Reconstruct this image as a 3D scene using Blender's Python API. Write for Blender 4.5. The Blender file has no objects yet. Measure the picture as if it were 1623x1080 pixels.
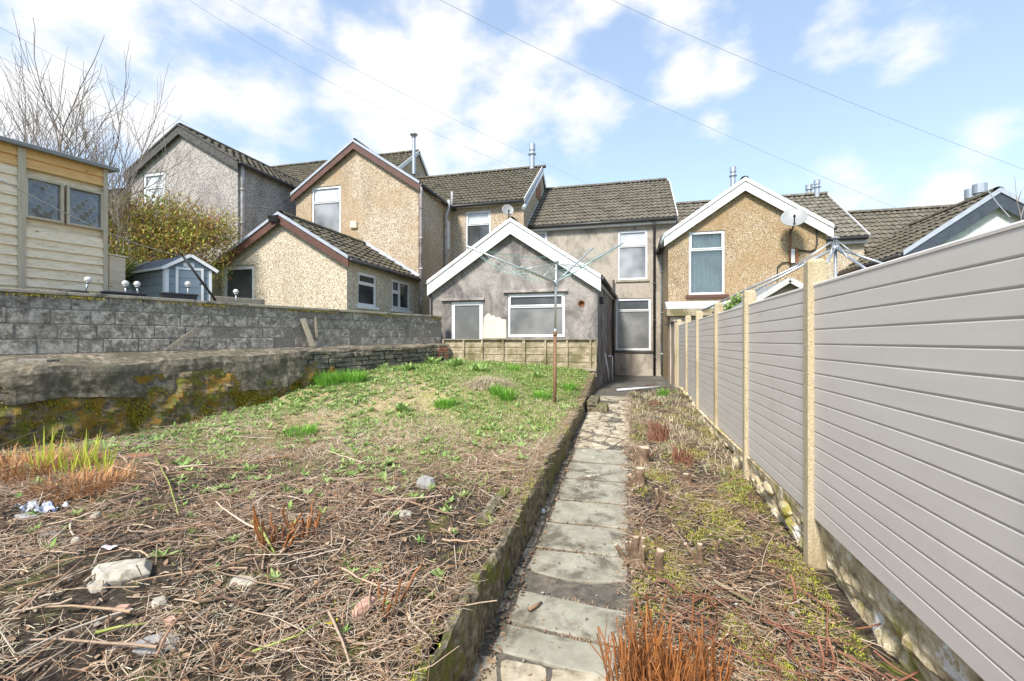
import bpy, math, random
import numpy as np
from mathutils import Vector
from mathutils.geometry import tessellate_polygon
random.seed(7); RNG = np.random.default_rng(11)
S = bpy.context.scene; C = S.collection
R = math.radians

# ------------------------------------------------------------ camera
EYE = 1.87; TH = math.atan(184.5 / 721.0); CT, ST = math.cos(TH), math.sin(TH)
cam = bpy.data.cameras.new('camera'); camo = bpy.data.objects.new('camera', cam); C.objects.link(camo)
camo.location = (0, 0, EYE); camo.rotation_euler = (R(90), 0, TH)
cam.sensor_width = 36; cam.lens = 16.0; cam.clip_start = 0.05; cam.clip_end = 3000
S.camera = camo
S.view_settings.view_transform = 'Standard'; S.view_settings.look = 'None'
S.view_settings.gamma = 1; S.view_settings.exposure = 1.55

# ------------------------------------------------------------ world and sun
SUN_EL, SUN_AZ = R(47), R(196)     # azimuth measured clockwise from +Y: behind the camera, to its left
w = bpy.data.worlds.new('World'); S.world = w; w.use_nodes = True
nt = w.node_tree; nt.nodes.clear()
def wn(t, **k):
    n = nt.nodes.new(t)
    for a, b in k.items(): setattr(n, a, b)
    return n
out = wn('ShaderNodeOutputWorld'); bg = wn('ShaderNodeBackground'); nt.links.new(bg.outputs[0], out.inputs[0])
sky = wn('ShaderNodeTexSky'); sky.sky_type = 'NISHITA'; sky.sun_disc = False
sky.sun_elevation = SUN_EL; sky.sun_rotation = SUN_AZ
sky.altitude = 200; sky.air_density = 1.0; sky.dust_density = 0.6; sky.ozone_density = 2.0
tc = wn('ShaderNodeTexCoord')
nz = wn('ShaderNodeTexNoise'); nz.inputs['Scale'].default_value = 6.0; nz.inputs['Detail'].default_value = 8; nz.inputs['Roughness'].default_value = 0.56
mp = wn('ShaderNodeMapping'); mp.inputs['Scale'].default_value = (1, 1, 1.7); nt.links.new(tc.outputs['Generated'], mp.inputs[0]); nt.links.new(mp.outputs[0], nz.inputs['Vector'])
nz2 = wn('ShaderNodeTexNoise'); nz2.inputs['Scale'].default_value = 1.9; nz2.inputs['Detail'].default_value = 5; nt.links.new(mp.outputs[0], nz2.inputs['Vector'])
def mth(op, a, b=None, c=None, clamp=False):
    n = wn('ShaderNodeMath'); n.operation = op; n.use_clamp = clamp
    for i, v in enumerate((a, b, c)):
        if v is None: continue
        if isinstance(v, (int, float)): n.inputs[i].default_value = v
        else: nt.links.new(v, n.inputs[i])
    return n.outputs[0]
# clouds stand in fixed directions of the sky: (azimuth from +Y towards +X in degrees, elevation, size)
CLOUDS = [(330,150,170),(60,60,200),(150,20,120),(400,160,120),(200,70,110),(250,210,120),(120,170,100),(700,130,120),(610,80,60),(560,60,40),(770,200,130),(860,90,80),(470,60,60),
          (930,190,75),(640,215,90),(1090,120,62),(1060,20,80),(1150,115,50),(1450,72,52),(1550,215,50),(1130,198,32),
          (1350,320,85),(1480,330,70),(1340,10,60),(430,250,110),(560,190,90),(960,0,50)]
def ray(px, py):
    xc = (px - 811.5) / 721.0
    return Vector((xc * CT - ST, xc * ST + CT, (540.5 - py) / 721.0))
mask = None
for (px, py, r) in CLOUDS:
    d = ray(px, py); L = d.length; d.normalize()
    dn = wn('ShaderNodeVectorMath'); dn.operation = 'DISTANCE'
    nt.links.new(tc.outputs['Generated'], dn.inputs[0]); dn.inputs[1].default_value = d
    v = mth('MULTIPLY_ADD', dn.outputs['Value'], -1.0 / (r / 721.0 / L * 1.25), 1.0)
    mask = v if mask is None else mth('MAXIMUM', mask, v)
mask = mth('MAXIMUM', mask, mth('MULTIPLY_ADD', nz2.outputs[0], 2.2, -1.55))
m2 = mth('ADD', mask, mth('MULTIPLY_ADD', nz.outputs[0], 3.8, -1.95))
mr = wn('ShaderNodeMapRange'); mr.interpolation_type = 'SMOOTHSTEP'; mr.inputs[1].default_value = -0.12; mr.inputs[2].default_value = 1.05
nt.links.new(m2, mr.inputs[0])
sepw = wn('ShaderNodeSeparateXYZ'); nt.links.new(tc.outputs['Generated'], sepw.inputs[0])
hor = wn('ShaderNodeMapRange'); hor.interpolation_type = 'SMOOTHSTEP'; hor.inputs[1].default_value = 0.55; hor.inputs[2].default_value = 0.0; hor.inputs[3].default_value = 0.34; hor.inputs[4].default_value = 0.62
nt.links.new(sepw.outputs[2], hor.inputs[0])
def mixc(f, a, b):
    n = wn('ShaderNodeMix'); n.data_type = 'RGBA'
    for i, v in ((0, f), (6, a), (7, b)):
        if isinstance(v, (int, float)): n.inputs[i].default_value = v
        elif isinstance(v, tuple): n.inputs[i].default_value = v
        else: nt.links.new(v, n.inputs[i])
    return n.outputs[2]
sat = wn('ShaderNodeHueSaturation'); sat.inputs['Saturation'].default_value = 0.93; sat.inputs['Value'].default_value = 1.62
nt.links.new(sky.outputs[0], sat.inputs['Color'])
hz = mixc(hor.outputs[0], sat.outputs[0], (4.7, 6.0, 7.6, 1))
cl = mixc(mth('MULTIPLY', mr.outputs[0], 0.93), hz, (6.7, 6.65, 6.6, 1))
nt.links.new(cl, bg.inputs['Color']); bg.inputs['Strength'].default_value = 0.058
sun = bpy.data.lights.new('sun', 'SUN'); suno = bpy.data.objects.new('sun', sun); C.objects.link(suno)
sun.energy = 2.3; sun.angle = R(11); sun.color = (1.0, 0.95, 0.87)
sd = Vector((math.sin(SUN_AZ) * math.cos(SUN_EL), math.cos(SUN_AZ) * math.cos(SUN_EL), math.sin(SUN_EL)))
suno.rotation_euler = sd.to_track_quat('Z', 'Y').to_euler()

# ------------------------------------------------------------ placing helpers
def atY(px, py, Y):
    d = ray(px, py); p = d * (Y / d.y); return Vector((p.x, Y, p.z + EYE))
def atX(px, py, X):
    d = ray(px, py); p = d * (X / d.x); return Vector((X, p.y, p.z + EYE))
def atZ(px, py, z):
    d = ray(px, py); p = d * ((z - EYE) / d.z); return Vector((p.x, p.y, z))
def atD(px, py, zc):
    d = ray(px, py) * zc; return Vector((d.x, d.y, d.z + EYE))
def interp(t, tab):
    return float(np.interp(t, [a for a, _ in tab], [b for _, b in tab]))
ZV = Vector((0, 0, 1))

# ------------------------------------------------------------ mesh helpers
OFF = {}
class MB:
    def __init__(s): s.v = []; s.f = []; s.m = []
    def quad(s, a, b, c, d, mi=0):
        n = len(s.v); s.v += [tuple(a), tuple(b), tuple(c), tuple(d)]; s.f.append((n, n+1, n+2, n+3)); s.m.append(mi)
    def poly(s, pts, mi=0):
        n = len(s.v); s.v += [tuple(p) for p in pts]; s.f.append(tuple(range(n, n+len(pts)))); s.m.append(mi)
    def hexa(s, P, mi=0):      # P: 8 points, bottom 0-3 ccw, top 4-7
        n = len(s.v); s.v += [tuple(p) for p in P]
        for f in ((3,2,1,0),(4,5,6,7),(0,1,5,4),(1,2,6,5),(2,3,7,6),(3,0,4,7)):
            s.f.append(tuple(n+i for i in f)); s.m.append(mi)
    def box(s, x0, x1, y0, y1, z0, z1, mi=0):
        s.hexa([(x0,y0,z0),(x1,y0,z0),(x1,y1,z0),(x0,y1,z0),(x0,y0,z1),(x1,y0,z1),(x1,y1,z1),(x0,y1,z1)], mi)
    def obox(s, O, U, N, u0, u1, v0, v1, n0, n1, V=ZV, mi=0):
        p = lambda u, v, n: O + U*u + V*v + N*n
        s.hexa([p(u0,v0,n1),p(u1,v0,n1),p(u1,v0,n0),p(u0,v0,n0),p(u0,v1,n1),p(u1,v1,n1),p(u1,v1,n0),p(u0,v1,n0)], mi)
    def beam(s, A, B, N, h, t, down=True, lift=0):   # board from A to B, depth h square to AB, thickness t along N
        A = Vector(A); B = Vector(B); D = (B-A).normalized(); V = D.cross(N).normalized()
        if V.z < 0: V = -V
        L = (B-A).length
        s.obox(A, D, Vector(N), 0, L, lift-h, lift, 0, t, V=V)
    def tube(s, pts, r, n=8, cap=True, mi=0):
        pts = [Vector(p) for p in pts]; K = len(pts)
        if not hasattr(r, '__len__'): r = [r]*K
        b = len(s.v); X = None
        for i, p in enumerate(pts):
            d = (pts[min(i+1, K-1)] - pts[max(i-1, 0)]).normalized()
            if X is None:
                X = d.orthogonal().normalized()
            else:
                X = (X - d*X.dot(d)); X = X.normalized() if X.length > 1e-6 else d.orthogonal().normalized()
            Y = d.cross(X)
            for j in range(n):
                a = 2*math.pi*j/n; s.v.append(tuple(p + (X*math.cos(a) + Y*math.sin(a))*r[i]))
        for i in range(K-1):
            for j in range(n):
                s.f.append((b+i*n+j, b+i*n+(j+1)%n, b+(i+1)*n+(j+1)%n, b+(i+1)*n+j)); s.m.append(mi)
        if cap:
            s.f.append(tuple(b+j for j in reversed(range(n)))); s.m.append(mi)
            s.f.append(tuple(b+(K-1)*n+j for j in range(n))); s.m.append(mi)
    def lathe(s, c, prof, n=16, ax=ZV, mi=0):
        c = Vector(c); ax = Vector(ax).normalized(); X = ax.orthogonal().normalized(); Y = ax.cross(X); b = len(s.v)
        for r, h in prof:
            for j in range(n):
                a = 2*math.pi*j/n; s.v.append(tuple(c + ax*h + (X*math.cos(a)+Y*math.sin(a))*r))
        for i in range(len(prof)-1):
            for j in range(n):
                s.f.append((b+i*n+j, b+i*n+(j+1)%n, b+(i+1)*n+(j+1)%n, b+(i+1)*n+j)); s.m.append(mi)
    def grid(s, P, mi=0):
        b = len(s.v); r = len(P); c = len(P[0])
        for row in P: s.v += [tuple(p) for p in row]
        for i in range(r-1):
            for j in range(c-1):
                s.f.append((b+i*c+j, b+i*c+j+1, b+(i+1)*c+j+1, b+(i+1)*c+j)); s.m.append(mi)
    def build(s, name, mat, parent=None, smooth=False, bevel=0, origin=None):
        me = bpy.data.meshes.new(name); V = np.array(s.v, dtype=float)
        if parent is not None: o0 = OFF[parent.name]
        elif origin is not None: o0 = np.array(origin, dtype=float)
        else:
            mn, mx = V.min(0), V.max(0); o0 = np.array([(mn[0]+mx[0])/2, (mn[1]+mx[1])/2, mn[2]])
        me.from_pydata([tuple(p) for p in (V-o0)], [], s.f)
        ms = mat if isinstance(mat, (list, tuple)) else [mat]
        for m in ms: me.materials.append(m)
        if len(ms) > 1: me.polygons.foreach_set('material_index', s.m)
        if smooth: me.polygons.foreach_set('use_smooth', [True]*len(me.polygons))
        return link(name, me, parent, o0, bevel)
def link(name, me, parent, o0, bevel=0):
    me.update(); o = bpy.data.objects.new(name, me); C.objects.link(o); OFF[o.name] = np.array(o0, dtype=float)
    if parent is not None: o.parent = parent
    else: o.location = tuple(o0)
    if bevel:
        b = o.modifiers.new('bevel', 'BEVEL'); b.width = bevel; b.segments = 2; b.limit_method = 'ANGLE'
    return o
def npmesh(name, V, F, mat, parent=None, smooth=False, origin=(0,0,0)):
    """quads only, numpy arrays"""
    o0 = OFF[parent.name] if parent is not None else np.array(origin, dtype=float)
    V = (V.reshape(-1, 3) - o0).astype(np.float32); F = F.reshape(-1, 4).astype(np.int32)
    me = bpy.data.meshes.new(name); me.vertices.add(len(V)); me.vertices.foreach_set('co', V.ravel())
    me.loops.add(F.size); me.loops.foreach_set('vertex_index', F.ravel())
    me.polygons.add(len(F)); me.polygons.foreach_set('loop_start', np.arange(0, F.size, 4, dtype=np.int32))
    me.polygons.foreach_set('loop_total', np.full(len(F), 4, dtype=np.int32))
    if smooth: me.polygons.foreach_set('use_smooth', np.ones(len(F), dtype=bool))
    me.update(calc_edges=True); me.validate()
    for m in (mat if isinstance(mat, (list, tuple)) else [mat]): me.materials.append(m)
    return link(name, me, parent, o0)
def tag(o, label=None, cat=None, group=None, kind=None):
    if label: o['label'] = label
    if cat: o['category'] = cat
    if group: o['group'] = group
    if kind: o['kind'] = kind
    return o
def thing(name, label, cat, loc, group=None):
    o = bpy.data.objects.new(name, None); C.objects.link(o); o.empty_display_size = 0.2
    o.location = tuple(loc); OFF[o.name] = np.array(loc, dtype=float)
    return tag(o, label, cat, group)

# vectorised tubes / blades
def np_tubes(P, rad, sides=3):
    """P (N,K,3), rad (N,K)"""
    N, K, _ = P.shape
    d = np.gradient(P, axis=1); d /= np.linalg.norm(d, axis=2, keepdims=True) + 1e-9
    ref = np.zeros_like(d); ref[..., 2] = 1.0; vert = np.abs(d[..., 2]) > 0.9; ref[vert] = (1, 0, 0)
    X = np.cross(d, ref); X /= np.linalg.norm(X, axis=2, keepdims=True) + 1e-9
    Y = np.cross(d, X)
    a = np.arange(sides) * 2*np.pi/sides
    V = P[:, :, None, :] + rad[:, :, None, None]*(X[:, :, None, :]*np.cos(a)[None, None, :, None] + Y[:, :, None, :]*np.sin(a)[None, None, :, None])
    idx = np.arange(N*K*sides).reshape(N, K, sides)
    a0 = idx[:, :-1, :]; a1 = np.roll(idx, -1, axis=2)[:, :-1, :]; b1 = np.roll(idx, -1, axis=2)[:, 1:, :]; b0 = idx[:, 1:, :]
    return V.reshape(-1, 3), np.stack([a0, a1, b1, b0], -1).reshape(-1, 4)
def np_blades(base, az, tilt, length, width, bend, prof=(0.8, 1.0, 0.7, 0.08), roll=None):
    """strips: base (N,3); tilt = angle from vertical at the root; bend = extra angle by the tip"""
    N = len(base); K = len(prof)
    P = np.zeros((N, K, 3)); P[:, 0] = base; seg = length/(K-1)
    h = np.stack([np.cos(az), np.sin(az), np.zeros(N)], 1)
    for k in range(1, K):
        t = tilt + bend*(k-0.5)/(K-1)
        P[:, k] = P[:, k-1] + (h*np.sin(t)[:, None] + np.array([0, 0, 1])*np.cos(t)[:, None])*seg[:, None]
    s = np.stack([-np.sin(az), np.cos(az), np.zeros(N)], 1)
    if roll is not None: s = s*np.cos(roll)[:, None] + np.array([0, 0, 1])*np.sin(roll)[:, None]
    wd = width[:, None]*np.array(prof)[None, :]*0.5
    V = np.stack([P - s[:, None, :]*wd[..., None], P + s[:, None, :]*wd[..., None]], 2)
    idx = np.arange(N*K*2).reshape(N, K, 2)
    F = np.stack([idx[:, :-1, 0], idx[:, :-1, 1], idx[:, 1:, 1], idx[:, 1:, 0]], -1)
    return V.reshape(-1, 3), F.reshape(-1, 4)
def join(parts):
    V = []; F = []; n = 0
    for v, f in parts: V.append(v); F.append(f+n); n += len(v)
    return np.concatenate(V), np.concatenate(F)

# ------------------------------------------------------------ materials
def newmat(name):
    m = bpy.data.materials.new(name); m.use_nodes = True; t = m.node_tree
    return m, t, t.nodes['Principled BSDF']
def c4(c): return (c[0], c[1], c[2], 1)
class NG:
    def __init__(s, t): s.t = t
    def n(s, ty, **k):
        n = s.t.nodes.new(ty)
        for a, b in k.items(): setattr(n, a, b)
        return n
    def l(s, a, b): s.t.links.new(a, b)
    def coord(s, scale=(1,1,1), src='Object'):
        c = s.n('ShaderNodeTexCoord'); m = s.n('ShaderNodeMapping'); m.inputs['Scale'].default_value = scale
        s.l(c.outputs[src], m.inputs[0]); return m.outputs[0]
    def noise(s, scale, detail=4, rough=0.6, co=None, dist=0):
        n = s.n('ShaderNodeTexNoise'); n.inputs['Scale'].default_value = scale; n.inputs['Detail'].default_value = detail
        n.inputs['Roughness'].default_value = rough; n.inputs['Distortion'].default_value = dist
        s.l(co if co is not None else s.coord(), n.inputs['Vector']); return n.outputs['Fac']
    def vor(s, scale, co=None, out='Color', feat='F1', rnd=1):
        n = s.n('ShaderNodeTexVoronoi'); n.feature = feat; n.inputs['Scale'].default_value = scale; n.inputs['Randomness'].default_value = rnd
        s.l(co if co is not None else s.coord(), n.inputs['Vector']); return n.outputs[out]
    def ramp(s, f, stops, interp='LINEAR'):
        n = s.n('ShaderNodeValToRGB'); r = n.color_ramp; r.interpolation = interp
        while len(r.elements) < len(stops): r.elements.new(0.5)
        for e, (p, c) in zip(r.elements, stops): e.position = p; e.color = c4(c) if hasattr(c, '__len__') else (c, c, c, 1)
        s.l(f, n.inputs[0]); return n.outputs[0]
    def mix(s, f, a, b, mode='MIX'):
        n = s.n('ShaderNodeMix'); n.data_type = 'RGBA'; n.blend_type = mode
        for i, v in ((0, f), (6, a), (7, b)):
            if isinstance(v, (int, float)): n.inputs[i].default_value = v
            elif isinstance(v, tuple): n.inputs[i].default_value = c4(v)
            else: s.l(v, n.inputs[i])
        return n.outputs[2]
    def math(s, op, a, b=0.0):
        n = s.n('ShaderNodeMath'); n.operation = op
        for i, v in enumerate((a, b)):
            if isinstance(v, (int, float)): n.inputs[i].default_value = v
            else: s.l(v, n.inputs[i])
        return n.outputs[0]
    def bump(s, h, strength, dist, p):
        b = s.n('ShaderNodeBump'); b.inputs['Strength'].default_value = strength; b.inputs['Distance'].default_value = dist
        s.l(h, b.inputs['Height']); s.l(b.outputs[0], p.inputs['Normal'])
def surf(name, cols, scale=20, stain=None, stain_scale=1.0, stain_rng=(0.45, 0.65), stretch=(1,1,1), rough=0.85,
         bump=0.4, bdist=0.01, second=None, second_scale=3, second_rng=(0.55, 0.7), detail=5, metallic=0, spec=0.3, amt=1.0):
    m, t, p = newmat(name); g = NG(t)
    f = g.noise(scale, detail, 0.65)
    k = len(cols); col = g.ramp(f, [(0.3+0.4*i/max(1, k-1), c) for i, c in enumerate(cols)])
    if stain is not None:
        q = g.noise(stain_scale, 6, 0.65, g.coord(stretch), 0.3); q = g.ramp(q, [(stain_rng[0], 0.0), (stain_rng[1], amt)])
        col = g.mix(q, col, stain)
    if second is not None:
        q = g.noise(second_scale, 7, 0.7); q = g.ramp(q, [(second_rng[0], 0.0), (second_rng[1], 1.0)]); col = g.mix(q, col, second)
    g.l(col, p.inputs['Base Color']); p.inputs['Roughness'].default_value = rough; p.inputs['Metallic'].default_value = metallic
    p.inputs['Specular IOR Level'].default_value = spec
    if bump: g.bump(f, bump, bdist, p)
    return m
def dash(name, cols, scale=34, stain=(0.1,0.09,0.07), srng=(0.5,0.75), stretch=(1,1,0.35), sscale=0.9, tint=None, amt=0.55):
    """pebble-dash render: cells of stone chips, weathered patches"""
    m, t, p = newmat(name); g = NG(t)
    v = g.vor(scale); sp = g.n('ShaderNodeSeparateColor'); g.l(v, sp.inputs[0])
    k = len(cols); col = g.ramp(sp.outputs[0], [(0.05+0.9*i/(k-1), c) for i, c in enumerate(cols)])
    q = g.ramp(g.noise(sscale, 6, 0.65, g.coord(stretch), 0.4), [(srng[0], 0.0), (srng[1], amt)])
    fine = g.ramp(g.noise(60, 3, 0.7), [(0.35, 0.45), (0.6, 1.0)])
    q = g.mix(1.0, q, fine, 'MULTIPLY')
    col = g.mix(q, col, stain)
    if tint: col = g.mix(g.ramp(g.noise(0.6, 4, 0.6), [(0.45, 0.0), (0.65, 0.6)]), col, tint)
    g.l(col, p.inputs['Base Color']); p.inputs['Roughness'].default_value = 0.92; p.inputs['Specular IOR Level'].default_value = 0.2
    g.bump(g.vor(scale, out='Distance'), 0.6, 0.012, p)
    return m
def island(name, cols, rough=0.8, spec=0.3, var=True, transl=0.0):
    m, t, p = newmat(name); g = NG(t)
    gi = g.n('ShaderNodeNewGeometry'); k = len(cols)
    col = g.ramp(gi.outputs['Random Per Island'], [(i/(k-1), c) for i, c in enumerate(cols)])
    if var: col = g.mix(0.35, col, g.ramp(g.noise(30, 3), [(0.3, 0.25), (0.7, 1.0)]), 'MULTIPLY')
    g.l(col, p.inputs['Base Color']); p.inputs['Roughness'].default_value = rough; p.inputs['Specular IOR Level'].default_value = spec
    if transl:
        tr = g.n('ShaderNodeBsdfTranslucent'); g.l(col, tr.inputs[0]); ms = g.n('ShaderNodeMixShader'); ms.inputs[0].default_value = transl
        o = [n for n in t.nodes if n.type == 'OUTPUT_MATERIAL'][0]
        g.l(p.outputs[0], ms.inputs[1]); g.l(tr.outputs[0], ms.inputs[2]); g.l(ms.outputs[0], o.inputs[0])
    return m
def plain(name, col, rough=0.5, metallic=0, spec=0.5, var=0.15, scale=8, bump=0.0):
    m, t, p = newmat(name); g = NG(t); f = g.noise(scale, 5, 0.7)
    a = tuple(x*(1-var) for x in col); b = tuple(min(1, x*(1+var)) for x in col)
    g.l(g.ramp(f, [(0.3, a), (0.7, b)]), p.inputs['Base Color'])
    p.inputs['Roughness'].default_value = rough; p.inputs['Metallic'].default_value = metallic; p.inputs['Specular IOR Level'].default_value = spec
    if bump: g.bump(f, bump, 0.01, p)
    return m

M = {}
M['dash_tan'] = dash('pebbledash_tan', [(.66,.58,.45),(.40,.30,.19),(.19,.13,.08),(.76,.70,.58),(.28,.20,.12)], 52, (.13,.095,.06), (.46,.72), tint=(.38,.25,.13))
M['dash_pale'] = dash('pebbledash_pale', [(.70,.63,.50),(.44,.35,.23),(.26,.19,.12),(.78,.73,.63)], 54, (.24,.18,.11), (.5,.76), amt=0.45)
M['dash_orange'] = dash('pebbledash_orange', [(.52,.41,.25),(.34,.235,.125),(.14,.095,.055),(.64,.56,.43),(.27,.175,.09)], 50, (.10,.075,.05), (.52,.72), tint=(.34,.21,.09))
M['dash_grey'] = dash('pebbledash_grey', [(.50,.46,.42),(.33,.30,.27),(.13,.12,.11),(.60,.56,.52)], 48, (.07,.065,.06), (.46,.68), stretch=(1,1,.6), amt=0.6)
M['dash_pink'] = dash('pebbledash_pinkgrey', [(.56,.48,.42),(.40,.33,.29),(.24,.20,.18),(.62,.56,.52)], 34, (.15,.13,.11), (.6,.8))
def render_mat(name, base, dark, rng, stretch=(1.1,1.1,.75), base2=None, amt=.85):
    m, t, p = newmat(name); g = NG(t)
    f = g.noise(38, 5, 0.85); col = g.ramp(f, [(0.36, tuple(x*.55 for x in base)), (0.62, base2 or tuple(min(1, x*1.12) for x in base))])
    q = g.ramp(g.noise(1.1, 8, 0.72, g.coord(stretch), 0.6), [(rng[0], 0.0), (rng[1], amt)])
    col = g.mix(q, col, dark)
    q2 = g.ramp(g.noise(6, 8, 0.75), [(0.52, 0.0), (0.7, 0.45)]); col = g.mix(q2, col, tuple(x*.5 for x in base))
    g.l(col, p.inputs['Base Color']); p.inputs['Roughness'].default_value = .93; p.inputs['Specular IOR Level'].default_value = .2
    g.bump(f, 0.8, 0.015, p); return m
M['render_grey'] = render_mat('render_stained_grey', (.41,.37,.335), (.10,.09,.085), (.41,.58))
M['render_cream'] = render_mat('render_weathered_cream', (.50,.44,.36), (.115,.10,.085), (.45,.66))
M['render_side'] = render_mat('render_side', (.34,.31,.29), (.10,.09,.085), (.42,.66))
M['bare'] = surf('bare_cream_render', [(.62,.55,.40),(.74,.68,.52)], 8, bump=.3)
def tile_mat(name, cols, moss, rng=(.5,.66), msc=5):
    m, t, p = newmat(name); g = NG(t)
    col = g.ramp(g.noise(2.2, 5, .7), [(0.3+0.4*i/(len(cols)-1), c) for i, c in enumerate(cols)])
    col = g.mix(.6, col, g.ramp(g.noise(9, 6, .85), [(.38, .25), (.60, 1.5)]), 'MULTIPLY')
    q = g.ramp(g.noise(msc, 8, .78), [(rng[0], 0.0), (rng[1], .85)]); col = g.mix(q, col, moss)
    g.l(col, p.inputs['Base Color']); p.inputs['Roughness'].default_value = .9; p.inputs['Specular IOR Level'].default_value = .2
    g.bump(g.noise(60, 4, .7), .3, .008, p); return m
M['tile'] = tile_mat('roof_tile_brown', [(.075,.064,.05),(.13,.11,.085)], (.20,.19,.085))
M['tile_moss'] = tile_mat('roof_tile_mossy', [(.08,.068,.054),(.16,.14,.11)], (.15,.145,.065), (.48,.66), 8)
M['tile_grey'] = tile_mat('roof_tile_greybrown', [(.09,.078,.06),(.21,.185,.145)], (.13,.12,.075), (.5,.66), 4)
M['tile_mid'] = tile_mat('roof_tile_speckled', [(.10,.09,.07),(.22,.20,.16)], (.36,.35,.24), (.54,.66), 12)
M['upvc'] = plain('white_upvc', (.70,.70,.70), .35, var=.05, scale=3)
M['white'] = surf('white_paint_worn', [(.62,.61,.59),(.70,.70,.68)], 5, stain=(.36,.34,.29), stain_scale=5, stain_rng=(.54,.74), rough=.5, bump=.1)
M['brown_wood'] = plain('brown_fascia', (.10,.042,.028), .6, var=.3, scale=6)
M['black_wood'] = surf('weathered_black_board', [(.04,.04,.04),(.12,.11,.10)], 12, rough=.8)
M['verge'] = surf('blue_grey_verge', [(.32,.35,.40),(.42,.45,.50)], 6, rough=.55, bump=.1)
M['blue_board'] = plain('dark_blue_grey_board', (.05,.06,.075), .35, var=.3)
M['dark_pvc'] = plain('dark_gutter_plastic', (.045,.042,.04), .45, var=.2)
M['grey_pvc'] = surf('grey_pipe_plastic', [(.42,.41,.42),(.52,.50,.50)], 5, stain=(.25,.23,.21), stain_scale=4, rough=.5, bump=.1)
M['mauve_pvc'] = surf('faded_pinkgrey_pipe', [(.42,.36,.36),(.52,.45,.44)], 5, stain=(.25,.2,.18), stain_scale=3, rough=.6, bump=.1)
M['green_pvc'] = surf('pale_green_pipe', [(.25,.31,.30),(.36,.42,.40)], 5, stain=(.2,.18,.16), stain_scale=3, rough=.6, bump=.1)
M['galv'] = surf('galvanised_metal', [(.36,.38,.40),(.52,.54,.56)], 20, rough=.4, metallic=.7, bump=.1, spec=.5)
M['alu'] = surf('dull_aluminium_tube', [(.50,.51,.50),(.62,.62,.60)], 14, rough=.42, metallic=.6, bump=.05, spec=.5)
M['rust'] = surf('rusty_steel', [(.14,.06,.03),(.27,.12,.05)], 30, rough=.85)
M['lead'] = surf('lead_flashing', [(.42,.44,.47),(.55,.57,.6)], 6, rough=.6)
M['brick_red'] = surf('red_brick', [(.30,.11,.06),(.42,.17,.10)], 25, stain=(.2,.17,.13), stain_scale=9)
M['dish'] = plain('dish_grey_paint', (.27,.275,.27), .45, var=.06)
M['black'] = plain('black_plastic', (.02,.02,.02), .5, var=.3)
def glass(name, base, var, sc=1.5, rough=.06, stretch=(1,1,1)):
    m, t, p = newmat(name); g = NG(t)
    g.l(g.ramp(g.noise(sc*.7, 2, .5, g.coord(stretch), .1), [(0.35, base), (0.65, var)]), p.inputs['Base Color'])
    p.inputs['Roughness'].default_value = rough; p.inputs['Specular IOR Level'].default_value = .6; return m
M['glass_dark'] = glass('window_glass_dark', (.035,.04,.04), (.10,.105,.105))
M['glass_frost'] = glass('window_glass_frosted', (.12,.12,.115), (.23,.225,.215), 2.2, .18)
M['glass_grey'] = glass('window_glass_grey', (.14,.145,.15), (.36,.37,.38), 1.6, .08)
M['glass_light'] = glass('window_glass_pale', (.42,.45,.48), (.62,.64,.66), 1.5, .1)
def clear_glass():
    m, t, p = newmat('clear_pane'); g = NG(t)
    gl = g.n('ShaderNodeBsdfGlossy'); gl.inputs['Roughness'].default_value = .03; tr = g.n('ShaderNodeBsdfTransparent'); tr.inputs[0].default_value = (.86,.9,.9,1)
    fr = g.n('ShaderNodeFresnel'); fr.inputs[0].default_value = 1.5; ms = g.n('ShaderNodeMixShader'); o = [n for n in t.nodes if n.type == 'OUTPUT_MATERIAL'][0]
    g.l(g.math('MULTIPLY', fr.outputs[0], .9), ms.inputs[0]); g.l(tr.outputs[0], ms.inputs[1]); g.l(gl.outputs[0], ms.inputs[2]); g.l(ms.outputs[0], o.inputs[0]); return m
M['glass_clear'] = clear_glass()
def wood_mat(name, cols, stain=None, srng=(.55,.7), stretch=(14, .8, 14), knots=False, ssc=2.0, rough=.85):
    m, t, p = newmat(name); g = NG(t); co = g.coord(stretch)
    f = g.noise(2.0, 6, .7, co, .6); k = len(cols)
    col = g.ramp(f, [(0.3+.4*i/(k-1), c) for i, c in enumerate(cols)])
    if stain: col = g.mix(g.ramp(g.noise(ssc, 6, .7), [(srng[0], 0.0), (srng[1], .9)]), col, stain)
    if knots: col = g.mix(g.ramp(g.vor(4.0, g.coord((1, .7, 2.2)), 'Distance'), [(.045, .9), (.10, 0.0)]), col, (.22,.09,.03))
    g.l(col, p.inputs['Base Color']); p.inputs['Roughness'].default_value = rough; p.inputs['Specular IOR Level'].default_value = .25
    g.bump(f, .4, .006, p); return m
M['shiplap'] = wood_mat('shed_board_weathered', [(.58,.44,.29),(.80,.65,.46),(.90,.78,.60)], (.62,.38,.16), (.62,.75), knots=True)
M['shiplap_new'] = wood_mat('shed_board_orange', [(.62,.34,.12),(.80,.50,.22)], knots=True)
M['shed_post'] = wood_mat('shed_batten', [(.42,.35,.25),(.56,.48,.36)], stretch=(14,14,1))
M['felt'] = surf('roofing_felt_grey', [(.20,.20,.20),(.30,.30,.29)], 40, rough=.95)
M['fence_wood'] = wood_mat('mossy_fence_boards', [(.20,.155,.10),(.38,.31,.21),(.54,.46,.33)], (.14,.125,.055), (.44,.60), stretch=(.8,14,14))
M['old_wood'] = wood_mat('old_grey_wood', [(.26,.21,.15),(.42,.36,.27)], stretch=(6,6,6))
M['pole_wood'] = surf('stained_pole', [(.20,.11,.06),(.28,.16,.09)], 20)
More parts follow.
